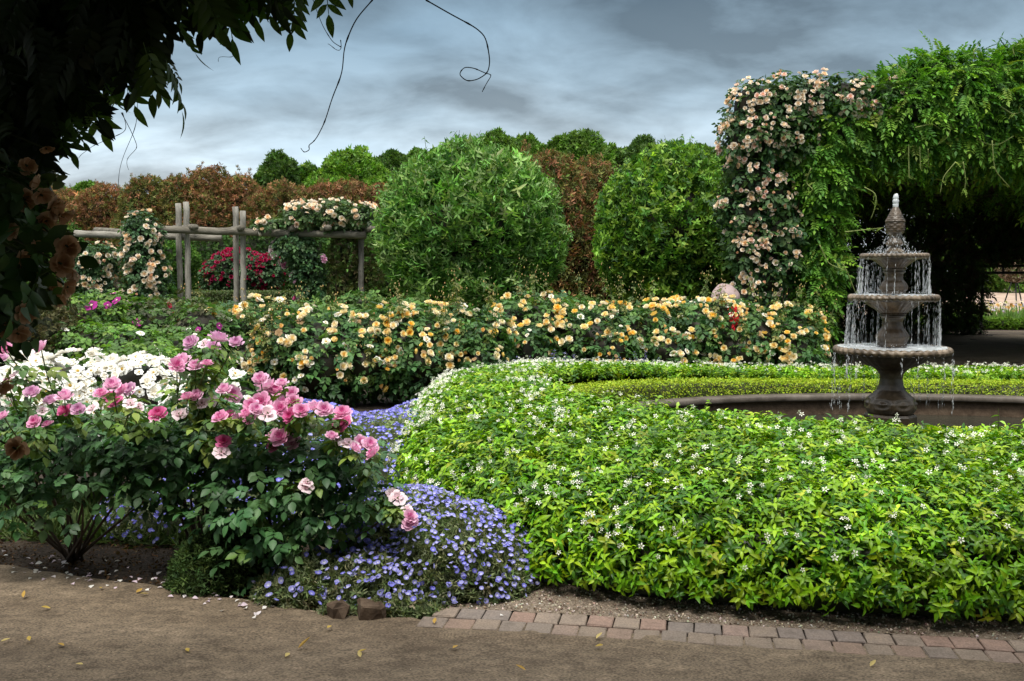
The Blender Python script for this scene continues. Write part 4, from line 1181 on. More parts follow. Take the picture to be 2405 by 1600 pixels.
def bits():
    p = W(1727, 760, 13.0); g, gf = Geo(), Geo()
    t = thing('red_spike_flower', 'scarlet flower spike standing among the apricot roses', 'flower', (p[0], 13.0, 0))
    g.tube(np.linspace((p[0], 13.05, 0), W(1725, 738, 13.0), 5), .006, (.09, .13, .04), 5); g.build('stem', STEM, t)
    P = np.array([W(1725 + rng.normal(0, 5), y, 12.75) for y in rng.uniform(722, 768, 46)])
    gf.scatter(L_MID, frames(rng.normal(0, 1, (46, 3))) * .055, P, pal(46, [(.5, .012, .02), (.4, .01, .02)])); gf.build('petal', PETAL, t)
    # pinkish boulder
    v, f = ico(); p = W(1702, 700, 14.2)
    g = Geo(); V = v * np.array([.2, .2, .2]) * (1 + .1 * lump(v, 3, 2))[:, None] + p
    g.add(V, f); g.tube(np.linspace((p[0], 14.2, 0), p, 3), .1, (1, 1, 1), 8)
    tag(g.build('stone_ball', noisemat('pink_stone', [(.28, .2, .19), (.42, .32, .31)], 9, 8, .9, .3)), 'rounded pinkish stone ball showing behind the apricot roses', 'stone')
bits()

# ------------------------------------------------------------------ big shrubs and trees
def round_shrub(label, blobs, n, leaf, ts, cols, base, mat=LEAF, fr=None, cull=-.35, corek=.82):
    t = thing('round_shrub', label, 'shrub', base, 'pair of tall rounded shrubs')
    g = Geo()
    bush(g, blobs, n, ts, leaf, cols, depth=.28, corek=corek * .95, cull=cull, lumpy=.06, lf=2.6, fr=fr or {}, jit=.2)
    P, Q = shell(blobs, 260, .01, .10, 2.4)
    top = P[P[:, 2] > np.quantile(P[:, 2], .35)]
    shoots(g, top, 9, leaf * 1.8, [L_LONG if leaf > .11 else L_MID], leaf * .9, cols[:2], .35, .006)
    g.build('crown', mat, t)
    gs = Geo()
    for _ in range(5):
        gs.tube(np.linspace(np.array(base) + [rng.normal(0, .1), rng.normal(0, .1), -.1], np.array(blobs[0][:3]) + rng.normal(0, .4, 3), 5), np.linspace(.06, .03, 5), (.06, .045, .035), 7)
    gs.build('trunk', BARK, t)
GRG = [(.115, .26, .055), (.08, .19, .038), (.18, .32, .095), (.05, .135, .03), (.25, .36, .17)]
round_shrub('large rounded shrub with long drooping grey green leaves behind the roses',
            [bl(1105, 530, 18, 1.62, 1.4, 1.45), bl(1010, 560, 18, .95, 1.0, 1.0), bl(1205, 570, 18, .95, 1.0, .95), bl(1085, 455, 18, 1.1, 1.1, .82), bl(1165, 480, 18, 1.0, 1, .85), bl(1020, 475, 18, .8, .9, .8), bl(1105, 665, 17.8, 1.1, 1.0, .55)],
            6200, .15, LONGW, GRG, (W(1110, 700, 18)[0], 18, .3), fr=dict(out=.7, up=.4, rnd=.5, aout=.6, droop=.5, arnd=.5))
round_shrub('smaller rounded shrub with small pointed yellow green leaves beside the climbing roses',
            [bl(1560, 530, 20, 1.3, 1.2, 1.45), bl(1490, 580, 20, .75, 1.0, .9), bl(1640, 560, 20, .85, 1.0, 1.1), bl(1575, 420, 20, .8, .9, .68), bl(1640, 450, 20.5, .75, .9, .75), bl(1500, 480, 20, .6, .8, .7), bl(1560, 670, 20, 1.05, .9, .5)],
            5200, .125, [whorl(L_MID, 3, 1, .6) for _ in range(4)], [(.09, .21, .03), (.135, .27, .038), (.055, .145, .025), (.2, .33, .055), (.03, .09, .018)], (W(1570, 700, 20)[0], 20, .1), fr=dict(out=.6, up=.6, rnd=.5, aout=.7, droop=0, arnd=.5))

PHO = [(.19, .10, .055), (.11, .12, .04), (.22, .11, .065), (.07, .09, .03), (.15, .14, .05), (.27, .15, .09)]
def photinia(px, top, hw, d, lab, wts, n=4200):
    k = d / F; p = W(px, top, d); z0 = float(gz(p[0], d)); h = p[2] - z0
    r = hw * k * 1.25
    t = thing('red_tipped_shrub', lab, 'shrub', (p[0], d, z0), 'row of red tipped photinia shrubs')
    bb = [(p[0], d, z0 + h * .5, r, r * .8, h * .5), (p[0] - r * .5, d - .2, z0 + h * .42, r * .7, r * .7, h * .46), (p[0] + r * .55, d - .1, z0 + h * .45, r * .7, r * .7, h * .44), (p[0] + rng.uniform(-.3, .3) * r, d - .3, z0 + h * .72, r * .6, r * .6, h * .26)]
    g = Geo(); bush(g, bb, n, CLUMPL, .17, PHO, wts, depth=.25, cull=-.3, lumpy=.12, lf=1.6, fr=dict(out=.5, up=.7, rnd=.6, aout=.8, droop=-.2), jit=.25)
    top = np.array([b for b in shell(bb, 60, .01)[0] if b[2] > z0 + h * .6])
    shoots(g, top, 10, .4, CLUMPL, .14, PHO[2:], .4, .008)
    g.build('crown', DULL, t)
for a in [(130, 447, 75, 41, 'red tipped shrub at the left end of the row, behind the dark vine', [4, 2, 4, 1, 1, 2]), (240, 440, 75, 40, 'red tipped shrub above the loose end of the pergola beam', [4, 2, 4, 1, 1, 2]),
          (355, 422, 60, 38, 'greenish shrub left of the first pergola posts, least red of the row', [1, 4, 1, 3, 3, 1]), (430, 412, 62, 39, 'red tipped shrub directly behind the first pair of posts', [3, 3, 3, 2, 1, 2]),
          (500, 392, 55, 40, 'tallest red tipped shrub, rising behind the gap between the post pairs', [4, 2, 3, 2, 1, 2]), (565, 415, 60, 40, 'red tipped shrub behind the second pair of posts', [3, 3, 4, 2, 1, 2]),
          (650, 430, 65, 39, 'red tipped shrub below the darkest distant tree', [2, 4, 2, 2, 2, 2]), (740, 432, 70, 40, 'red tipped shrub above the heaped pergola roses', [3, 3, 3, 2, 2, 3]),
          (830, 428, 70, 40, 'red tipped shrub below the brightest distant tree', [4, 2, 4, 1, 1, 3]), (905, 432, 60, 40, 'red tipped shrub touching the large round shrub', [4, 2, 4, 1, 1, 2])]:
    photinia(*a)
photinia(1300, 372, 80, 27, 'dark red tipped shrub just right of the large round shrub', [3, 3, 2, 4, 1, 1], 3400)
photinia(1385, 378, 75, 28, 'dark red tipped shrub between the two round shrubs', [3, 3, 2, 4, 1, 1], 3400)
photinia(1215, 355, 50, 29, 'dark red tipped shrub peeping over the large round shrub', [4, 2, 3, 3, 1, 1], 2000)

def far_tree(px, top, hw, d, lab, cols, tall=1.2, n=4600, leaf=.28):
    k = d / F; p = W(px, top, d); r = hw * k * 1.35
    z0 = 0.45 if p[0] < 0 else 0.0
    t = thing('distant_tree', lab, 'tree', (p[0], d, z0), 'trees beyond the shrubs')
    bb = []
    for i in range(15):
        a = rng.uniform(0, 6.28); q = rng.uniform(.2, .9); sz = rng.uniform(.26, .5)
        bb.append((p[0] + r * q * math.cos(a), d + r * q * .7 * math.sin(a), p[2] - r * (.3 + q * q * .5 + rng.uniform(0, .6)) * tall, r * sz, r * sz, r * sz * rng.uniform(.7, 1.0)))
    bb.append((p[0], d, p[2] - r * .4, r * .42, r * .4, r * .4))
    bb.append((p[0], d, p[2] - r * 1.2, r * .85, r * .7, r * .8))
    bb.append((p[0], d, p[2] - r * 2.0, r * 1.05, r * .9, r * 1.1))
    g = Geo(); bush(g, bb, n, CLUMP, leaf, cols, depth=.5, corek=.6, cull=-.4, lumpy=.25, lf=1.2, fr=dict(out=.5, up=.8, rnd=.6), jit=.25)
    g.build('crown', LEAF, t)
    gt = Geo(); gt.tube(np.linspace((p[0], d, z0 - .3), (p[0], d, p[2] - r), 5), np.linspace(.2, .06, 5), (1, 1, 1), 8); gt.build('trunk', BARK, t)
BR = [(.1, .22, .025), (.14, .27, .03), (.07, .16, .02)]
DK = [(.05, .11, .025), (.07, .14, .03), (.04, .085, .02)]
MD = [(.075, .16, .025), (.1, .2, .03), (.055, .12, .02)]
for a in [(650, 358, 44, 60, 'dark distant tree standing alone left of the bright green one', DK), (722, 384, 52, 62, 'mid green distant tree beside the brightest one', MD), (790, 372, 50, 60, 'yellow green distant tree on the shoulder of the brightest one', BR),
          (835, 350, 60, 61, 'brightest lime green distant tree with a pointed top', BR), (880, 385, 48, 60, 'low lime green distant tree right of the pointed one', BR), (922, 356, 34, 64, 'thin dark distant tree poking up beside the large round shrub', DK), (980, 352, 34, 66, 'distant tree barely showing over the large round shrub', MD),
          (1165, 308, 40, 60, 'narrow distant tree above the top of the large round shrub', MD), (1235, 318, 56, 62, 'broad distant tree right of the narrow one', MD), (1320, 318, 50, 60, 'distant tree left of the tallest round crown', MD), (1385, 308, 56, 60, 'tallest round crowned distant tree before the gap of sky', MD),
          (1470, 352, 44, 62, 'low distant tree right of the gap of sky', MD), (1512, 322, 40, 60, 'dark pointed distant tree above the smaller round shrub', DK), (1570, 338, 50, 64, 'distant tree behind the top of the smaller round shrub', MD), (1640, 335, 46, 64, 'distant tree above the right half of the smaller round shrub', MD), (1695, 352, 40, 60, 'bright distant tree beside the peach climbing rose', BR),
          (205, 428, 26, 70, 'tiny green treetop showing over the red tipped shrubs', MD), (140, 437, 30, 75, 'faint treetop beside the dark hanging vine', MD)]:
    far_tree(*a)
far_tree(108, 398, 22, 55, 'thin blue grey tree half hidden by the dark hanging vine', [(.09, .11, .1), (.12, .13, .12), (.1, .09, .09)], 2.2, 900, .35)

# ------------------------------------------------------------------ arbour on the right
AD = 14.4
def arbour():
    t = thing('steel_arbour', 'black steel arbour frame buried under wisteria, open towards the fountain', 'arbour', (8, 20, 0))
    x0, x1, y0, y1, zr = 4.3, 15.2, 14.6, 25.6, 3.15
    for x in np.linspace(x0 + .2, x1, 5):
        for y in (y0 + .2, y1 + .05):
            if y < 20 and 5 < x < 14: continue
            if abs(x - 12.4) < 1.2 and y > 20: continue
            g = Geo(); g.tube(np.array([(x, y, -.05), (x, y, 1.5), (x, y, zr)]), .05, (1, 1, 1), 8); g.build('post', IRON, t)
    for y in np.linspace(y0, y1, 5):
        g = Geo(); g.tube(np.linspace((x0, y, zr), (x1, y, zr), 6), .045, (1, 1, 1), 8); g.build('rafter', IRON, t)
    # gateway in the far wall
    gx0, gx1 = W(2308, 700, y1)[0], 15.0
    for py, r in ((641, .035), (625, .035)):
        z = W(2350, py, y1)[2]; g = Geo(); g.tube(np.linspace((gx0 - .35, y1, z), (gx1, y1, z), 4), r, (1, 1, 1), 6); g.build('gate_bar', IRON, t)
    for px in (2308,):
        p = W(px, 641, y1); g = Geo(); g.tube(np.linspace((p[0], y1, 0), p, 4), .035, (1, 1, 1), 6); g.build('gate_post', IRON, t)
    p = W(2356, 625, y1); q = W(2356, 641, y1); g = Geo(); g.tube(np.linspace(p, q, 3), .03, (1, 1, 1), 6); g.build('gate_bar', IRON, t)
arbour()
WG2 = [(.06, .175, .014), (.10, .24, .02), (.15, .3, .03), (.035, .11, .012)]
def wisteria():
    t = thing('wisteria', 'mass of green wisteria draping the arbour with curling tendrils', 'climber', (5.2, AD, 0))
    blobs = [(1900, 350, .42), (1960, 310, .5), (1920, 430, .46), (1925, 520, .42), (1912, 600, .38), (1905, 680, .36), (1895, 750, .34), (1860, 400, .36), (2040, 330, .45), (2050, 270, .5), (2130, 250, .6), (2120, 330, .45), (2220, 230, .62), (2230, 320, .48), (2310, 220, .62), (2320, 310, .5), (2400, 220, .66), (2400, 330, .5), (2480, 240, .66), (2480, 350, .5), (2560, 250, .7), (2560, 400, .55), (2500, 460, .4), (2185, 190, .4), (2370, 190, .45), (1965, 400, .36), (2640, 300, .7), (2640, 500, .7), (2640, 700, .7)]
    bb = [bl(px, py, AD + .25, r, r * 1.15, r) for px, py, r in blobs]
    g = Geo()
    P, Q = shell(bb, 8800, .28, .16, 2, cull=-.35)
    n = len(P)
    Q2 = nrm(Q + np.array([0, -.3, 0]))
    ax = nrm(Q2 * .75 + np.array([0, 0, -.32]) + .6 * rng.normal(0, 1, (n, 3)))
    nz = Q2 * .6 + np.array([0, 0, .9]) + .3 * rng.normal(0, 1, (n, 3)); nz = nrm(nz - ax * (ax * nz).sum(1, keepdims=True))
    M = np.stack([np.cross(ax, nz), ax, nz], -1) * (.25 * rng.uniform(.6, 1.25, n))[:, None, None]
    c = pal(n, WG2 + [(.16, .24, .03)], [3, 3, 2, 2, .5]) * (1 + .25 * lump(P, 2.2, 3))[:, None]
    k = rng.integers(0, 4, n)
    for i in range(4): g.scatter(WIST[i], M[k == i], P[k == i], c[k == i])
    core(g, bb, .72, (.02, .026, .008))
    g.build('foliage', LEAF, t)
    # ceiling of matted vine over the tunnel
    g = Geo()
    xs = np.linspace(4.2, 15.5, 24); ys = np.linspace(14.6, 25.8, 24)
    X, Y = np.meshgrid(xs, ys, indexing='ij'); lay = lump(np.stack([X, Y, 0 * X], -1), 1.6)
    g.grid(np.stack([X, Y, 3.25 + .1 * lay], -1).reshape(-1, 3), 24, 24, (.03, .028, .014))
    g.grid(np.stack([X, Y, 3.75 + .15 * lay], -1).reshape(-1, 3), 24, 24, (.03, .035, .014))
    m = 2600
    P = np.stack([rng.uniform(4.2, 15.5, m), rng.uniform(14.6, 25.8, m), np.where(rng.random(m) < .5, 3.2, 3.8)], 1)
    M = frames_leaf(np.tile([0, 0, -1.0], (m, 1)), .4, .8, .4, .6, .3, .8) * .34
    g.scatter(WIST[0], M, P, pal(m, WG2))
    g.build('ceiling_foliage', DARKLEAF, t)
    # walls: left, far, plus an unseen right one added to keep it dark
    g = Geo()
    y1 = 25.6; gx0 = W(2306, 700, y1)[0]
    def wall(n, fn, Q, size):
        P = fn(n); n = len(P)
        M = frames_leaf(np.tile(np.array(Q, float), (n, 1)), .7, .3, .45, .2, .4, .8) * (size * rng.uniform(.7, 1.2, n))[:, None, None]
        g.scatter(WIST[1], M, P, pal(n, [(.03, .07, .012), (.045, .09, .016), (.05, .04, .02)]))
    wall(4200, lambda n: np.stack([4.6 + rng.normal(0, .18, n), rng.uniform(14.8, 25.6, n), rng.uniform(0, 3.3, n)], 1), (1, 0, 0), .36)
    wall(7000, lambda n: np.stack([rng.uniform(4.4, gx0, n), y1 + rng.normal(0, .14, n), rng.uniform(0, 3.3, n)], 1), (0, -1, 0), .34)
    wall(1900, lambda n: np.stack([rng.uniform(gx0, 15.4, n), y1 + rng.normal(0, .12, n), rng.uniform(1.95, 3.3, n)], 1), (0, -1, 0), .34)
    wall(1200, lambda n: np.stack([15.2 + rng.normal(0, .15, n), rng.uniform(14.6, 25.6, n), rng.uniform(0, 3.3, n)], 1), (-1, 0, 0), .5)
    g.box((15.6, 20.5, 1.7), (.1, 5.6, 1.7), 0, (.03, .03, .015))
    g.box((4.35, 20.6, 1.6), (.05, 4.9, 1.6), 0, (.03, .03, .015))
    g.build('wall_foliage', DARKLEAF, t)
    # tendrils
    for pts in ([(1905, 395), (1890, 430), (1912, 445), (1900, 455)], [(2030, 440), (2060, 455), (2055, 490), (2045, 515)], [(1985, 545), (2030, 540), (2075, 535)], [(2245, 380), (2215, 415), (2208, 455)], [(2262, 380), (2268, 420), (2266, 445)], [(2330, 330), (2335, 400), (2372, 440)], [(2300, 280), (2290, 330), (2340, 345), (2380, 320)], [(2200, 340), (2230, 320), (2240, 260)], [(1925, 575), (1945, 620), (1985, 635)], [(2290, 140), (2285, 120), (2300, 105)], [(2382, 130), (2378, 110), (2395, 100)], [(2120, 165), (2105, 150)], [(2134, 340), (2135, 420)], [(2160, 345), (2162, 400)], [(2180, 350), (2180, 390)], [(1980, 620), (1995, 650), (2010, 690)], [(2350, 250), (2380, 270), (2405, 260)], [(2150, 300), (2190, 290), (2210, 305)]):
        q = np.array([W(x, y, AD - .45 + rng.uniform(-.1, .1)) for x, y in pts]); tt = np.linspace(0, len(q) - 1, 14)
        q = np.stack([np.interp(tt, range(len(q)), q[:, i]) for i in range(3)], 1)
        for _ in range(3): q[1:-1] = (q[:-2] + q[1:-1] * 2 + q[2:]) / 4
        g = Geo(); g.tube(q, np.linspace(.009, .004, 14), (.2, .24, .08), 5)
        m = 5; j = rng.integers(0, 14, m)
        g.scatter(WIST[0], frames(rng.normal(0, 1, (m, 3)) + [0, 0, 1]) * .09, q[j], pal(m, [(.16, .24, .04)]))
        g.build('tendril', STEM, t)
wisteria()
rose_bush('climbing_rose', 'tall peach climbing rose covering the corner and top of the arbour', 'climbing rose', None,
          [bl(px, py, AD, r, r, r) for px, py, r in ((1770, 250, .42), (1760, 330, .45), (1800, 300, .5), (1850, 240, .45), (1920, 235, .42), (1985, 240, .4), (2050, 240, .36), (2095, 235, .3), (1850, 320, .42), (1765, 420, .42), (1750, 500, .4), (1800, 460, .4), (1820, 540, .4), (1770, 580, .4), (1790, 650, .36), (1760, 700, .3), (1830, 620, .35), (1720, 480, .25))],
          2100, .17, B_PEACH, 640, .043, [2, 5, 3, 1.5], [(.03, .075, .025), (.045, .1, .03), (.06, .12, .03)], up=.12, cluster=.62, corek=.66, base=(W(1790, 700, AD)[0], AD, 0), part='peach_bloom')
def beyond_gate():
    # bright bank, low hedge and flowers behind the far gateway
    g = Geo(); xs = np.linspace(9, 40, 40); ys = np.linspace(29, 60, 30)
    X, Y = np.meshgrid(xs, ys, indexing='ij'); Z = .02 + np.clip((Y - 31) / 8, 0, 1) * .7 + .06 * lump(np.stack([X, Y, 0 * X], -1), 1.3)
    g.grid(np.stack([X, Y, Z], -1).reshape(-1, 3), 40, 30); tag(g.build('earth_bank', EARTH), kind='structure')
    g = Geo(); g.grid(np.array([(9, 25.4, .014), (9, 27.3, .014), (22, 25.4, .014), (22, 27.3, .014)]), 2, 2); tag(g.build('far_path', SAND), kind='structure')
    g = Geo(); g.grid(np.array([(x, y, .01 + .01 * math.sin(x * 3 + y * 2)) for x in np.linspace(4.8, 15.5, 20) for y in np.linspace(12.6, 25.3, 24)]), 20, 24); tag(g.build('arbour_floor', noisemat('lightened_sand', [(.32, .23, .15), (.45, .34, .22), (.52, .4, .27)], 1.5, 9, .95, .5, 60, fine=.3, fscale=60)), kind='structure')  # sand colour lightened to stand in for light missing under the roof
    low_shrub('low clipped hedge strip beyond the far gateway of the arbour', [(x, 27.9, .14, .5, .3, .2) for x in np.arange(11, 17, .7)], 3000, .06, [(.09, .19, .02), (.12, .22, .03)], 'low_hedge', 'hedge', ts=CLUMP, cull=-.2)
    t = thing('iris_bed', 'strappy green irises with pale yellow and lilac flowers beyond the gateway', 'flower bed', (14, 29, 0))
    g = Geo(); n = 1500
    b = np.stack([rng.uniform(11.5, 18, n), rng.uniform(28.4, 30.4, n), np.full(n, .02)], 1); ax = nrm(np.stack([rng.normal(0, .2, n), rng.normal(0, .2, n), np.ones(n)], 1)); nz = nrm(np.cross(ax, rng.normal(0, 1, (n, 3))))
    g.scatter(leaf_t(.07, 3, .1, .1, .4), np.stack([np.cross(ax, nz), ax, nz], -1) * rng.uniform(.35, .7, (n, 1, 1)), b, pal(n, [(.1, .2, .04), (.14, .24, .06)])); tag(g.build('leaf_blades', LEAF, t), kind='stuff')
    g = Geo(); n = 420; P = np.stack([rng.uniform(11.5, 18, n), rng.uniform(28.5, 30.4, n), rng.uniform(.4, .75, n)], 1)
    g.scatter(B_YEL.t[3], frames(rng.normal(0, 1, (n, 3)) + [0, -1, 1]) * .055, P, np.clip(pal(n, [(.7, .65, .3), (.85, .85, .75), (.6, .55, .8), (.75, .5, .2)], jit=.1), 0, 1)); tag(g.build('flower_mass', PETAL, t), kind='stuff')
    # woven ball on a tripod
    c = W(2385, 618, 31.5); t = thing('woven_sculpture', 'woven bronze ball on thin tripod legs seen through the gateway', 'sculpture', (c[0], 31.5, .1))
    r = .62; n = 1700; u = nrm(rng.normal(0, 1, (n, 3)))
    g = Geo(); g.scatter(L_TINY, frames(u + .25 * rng.normal(0, 1, (n, 3))) * rng.uniform(.08, .13, (n, 1, 1)), c + u * r * rng.uniform(.93, 1.0, (n, 1)), pal(n, [(.16, .11, .07), (.09, .06, .035), (.26, .19, .13)]))
    g.build('ball', STEM, t)
    for a in (.3, 2.4, 4.5):
        g = Geo(); g.tube(np.linspace(c + np.array([.1 * math.cos(a), .1 * math.sin(a), -r * .95]), np.array([c[0] + .45 * math.cos(a), 31.5 + .4 * math.sin(a), .1]), 4), .02, (1, 1, 1), 6); g.build('leg', IRON, t)
    for px, d, h, r in ((2330, 44, 5.0, 1.7), (2440, 46, 5, 2.2), (2230, 45, 5, 2.0), (2385, 50, 6, 2)):
        x = W(px, 640, d)[0]
        low_shrub({2330: 'bright young tree beyond the gateway left of the woven ball', 2440: 'bright tree beyond the gateway right of the woven ball', 2230: 'bright tree glimpsed through the far leaf wall', 2385: 'tree behind the woven ball'}[px], [(x, d, h * .55, r, r, h * .42), (x + r * .4, d - .5, h * .35, r * .7, r * .7, h * .3)], 1300, .2, [(.1, .2, .04), (.14, .26, .05), (.08, .16, .03)], 'garden_tree', 'tree', ts=CLUMP, corek=.5)
beyond_gate()

# ------------------------------------------------------------------ dark vine and added shade canopy over the camera
FD = 2.15
VG = [(.014, .028, .007), (.02, .04, .008), (.010, .02, .006)]  # near-black leaf colour, the vine's shade painted in
def near_vine():
    t = thing('overhanging_vine', 'dark wisteria hanging in shade across the upper left corner', 'climber', (-1.2, FD, 2.2))
    g = Geo()
    def fr_(px, py, n, spread, d=FD, size=.2, down=.8, side=0.0):
        P = np.array([W(px + rng.normal(0, spread), py + rng.normal(0, spread), d + rng.normal(0, .1)) for _ in range(n)])
        ax = nrm(np.array([side, -.1, -down]) + rng.normal(0, .35, (n, 3)))
        nz = rng.normal(0, .5, (n, 3)) + np.array([0, -.8, .35]); nz = nrm(nz - ax * (ax * nz).sum(1, keepdims=True))
        M = np.stack([np.cross(ax, nz), ax, nz], -1) * (size * rng.uniform(.75, 1.2, n))[:, None, None]
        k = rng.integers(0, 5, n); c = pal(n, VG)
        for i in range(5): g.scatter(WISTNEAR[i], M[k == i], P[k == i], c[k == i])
    for (px, py, n, s) in [(0, 0, 34, 60), (100, 0, 34, 60), (190, -10, 32, 50), (270, -60, 26, 36), (350, -90, 22, 34), (430, -105, 16, 28), (500, -110, 12, 26), (560, -120, 9, 22), (620, -130, 6, 18), (0, 120, 34, 50), (100, 90, 30, 45), (185, 50, 22, 38), (255, 0, 10, 26), (0, 230, 32, 42), (70, 190, 24, 36), (130, 140, 16, 30), (-20, 340, 26, 40), (40, 280, 16, 30), (-20, 440, 22, 36), (-50, 560, 16, 34), (-70, 680, 10, 34)]:
        fr_(px, py, n, s, size=.15)
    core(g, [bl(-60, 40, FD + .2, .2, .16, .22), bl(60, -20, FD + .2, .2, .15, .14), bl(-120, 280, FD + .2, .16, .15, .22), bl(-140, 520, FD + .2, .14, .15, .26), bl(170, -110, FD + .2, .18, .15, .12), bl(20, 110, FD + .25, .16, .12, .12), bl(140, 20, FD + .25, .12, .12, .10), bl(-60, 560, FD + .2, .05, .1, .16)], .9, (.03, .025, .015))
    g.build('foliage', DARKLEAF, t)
    g = Geo()
    VG[:] = [(.05, .1, .018), (.065, .12, .02), (.04, .08, .015)]  # edge fronds in a brighter copy, backlight put into their colour
    for (px, py, side, sz) in [(330, 60, .35, .16), (348, 85, .3, .15), (362, 110, .3, .15), (340, 95, .15, .13), (375, 130, .22, .11), (318, 30, .1, .15), (285, 70, .1, .15), (262, 95, .25, .15), (250, 120, .3, .14), (232, 140, .3, .13), (215, 165, .2, .13), (180, 175, .25, .14), (160, 200, .3, .13), (135, 225, .25, .12), (115, 250, .1, .12), (128, 262, .2, .12), (160, 255, .35, .10), (195, 235, .45, .10), (205, 262, .3, .07), (395, -20, .3, .15), (420, -45, .2, .15), (450, -75, .2, .15), (480, -75, .1, .14), (508, -80, .2, .14), (530, -65, .12, .14), (555, -80, .15, .13), (585, -90, .1, .14), (615, -100, .15, .12), (645, -110, .1, .11), (690, -60, .15, .12), (704, -55, -.15, .12), (722, -75, .35, .12), (735, -80, .2, .11), (755, -110, .2, .11), (780, -110, .25, .10), (850, -100, .1, .07)]:
        g = Geo(); fr_(px, py, 1, 3, FD - .1, sz, .9, side); g.build('frond', LEAF, t)
    g = Geo()
    for (px, py, n, s) in [(30, 470, 11, 34), (50, 580, 11, 34), (50, 680, 8, 34), (20, 770, 4, 24)]:
        P = np.array([W(px + rng.normal(0, s), py + rng.normal(0, s), 1.9 + rng.normal(0, .06)) for _ in range(n)])
        M = frames_leaf(np.tile([.3, -.6, .2], (n, 1)), .6, .5, 1, .4, .4, .8) * .08
        g.scatter(ROSELEAF[0], M, P, pal(n, [(.04, .09, .02), (.03, .065, .015)]))
    g.build('rose_leaves', DARKLEAF, t)
    # hanging tendrils
    TD = [([(875, 0), (830, 40), (800, 100), (795, 160), (770, 220), (755, 280), (740, 320), (735, 335), (730, 345), (737, 358), (726, 366), (718, 355)], .0030), ([(800, 110), (770, 85), (752, 55), (745, 20), (738, -30)], .002), ([(800, 95), (785, 112), (780, 116)], .0018),
          ([(1000, 0), (1060, 30), (1115, 55), (1140, 75), (1150, 130), (1145, 160), (1120, 178), (1095, 185), (1076, 172), (1090, 158), (1115, 165), (1140, 180), (1157, 186), (1145, 205), (1134, 226)], .0030),
          ([(305, 100), (303, 260), (301, 350), (299, 445)], .0016), ([(285, 265), (300, 330), (303, 350), (312, 375), (323, 405)], .0016), ([(288, 265), (280, 300), (235, 318), (218, 340), (222, 360), (208, 378)], .0016), ([(536, 50), (537, 120), (525, 135), (529, 157)], .0014)]
    for pts, r in TD:
        q = np.array([W(x, y, FD - .05) for x, y in pts]); m = len(pts) * 5; tt = np.linspace(0, len(q) - 1, m)
        q = np.stack([np.interp(tt, range(len(q)), q[:, i]) for i in range(3)], 1)
        q[:, 1] += .05 * np.sin(np.linspace(0, 5, m))
        for _ in range(4): q[1:-1] = (q[:-2] + q[1:-1] * 2 + q[2:]) / 4
        rr = np.linspace(r, r * .55, m) * .46; rr[::9] *= 1.5
        g = Geo(); g.tube(q, rr, (.035, .04, .02), 6); g.build('tendril', STEM, t)
    # peach roses with the shade put into their petal colour
    t2 = thing('shaded_climbing_rose', 'shaded peach climbing rose hanging at the left edge below the dark vine', 'climbing rose', (-1.05, 1.9, 1.5))
    fl = [(60, 470, 30, 0), (100, 460, 26, 1), (55, 540, 26, 0), (130, 490, 34, 0), (150, 510, 30, 1), (110, 520, 30, 0), (30, 545, 24, 1), (160, 580, 34, 0), (145, 620, 36, 0), (165, 640, 30, 1), (125, 680, 34, 0), (160, 675, 34, 1), (140, 700, 30, 0), (55, 610, 30, 0), (70, 640, 28, 1), (50, 690, 26, 0), (25, 730, 30, 0), (60, 735, 30, 1), (20, 770, 28, 0), (45, 785, 28, 1), (8, 910, 34, 0), (38, 1055, 30, 0), (85, 430, 24, 1), (65, 390, 24, 0), (110, 350, 20, 1), (10, 650, 24, 1), (90, 580, 22, 1)]
    P = np.array([W(x, y, 1.88 + rng.normal(0, .05)) for x, y, r, v in fl])
    gs = Geo()
    for p in P:
        q = p + np.array([-.12 - rng.random() * .1, .05, .08])
        gs.tube(np.linspace(q, p, 4), .002, (.05, .06, .025), 5)
    gs.tube(np.array([W(-90, 300, 1.95), W(-60, 500, 1.95), W(-50, 760, 1.95), W(-60, 1000, 1.95), W(-90, 1300, 2)]), .008, (.05, .04, .03), 7)
    gs.build('cane', STEM, t2)
    g = Geo(); n = 40
    PP = np.array([W(rng.normal(40, 42), rng.uniform(380, 790), 1.93 + rng.normal(0, .05)) for _ in range(n)])
    g.scatter(ROSELEAF[1], frames_leaf(np.tile([.3, -.5, .2], (n, 1)), .6, .4, .6, .5, .4, .8) * .08, PP, pal(n, [(.03, .065, .014), (.02, .045, .010), (.045, .085, .016)]))
    g.build('foliage', LEAF, t2)
    blooms(t2, B_PEACH_SHADED, P, np.tile([.6, -.25, -.1], (len(P), 1)) + .5 * rng.normal(0, 1, (len(P), 3)), np.minimum(np.array([f[2] for f in fl]), 31) * 1.9 / F * .92, np.array([f[3] for f in fl]), part='shaded_bloom')
near_vine()

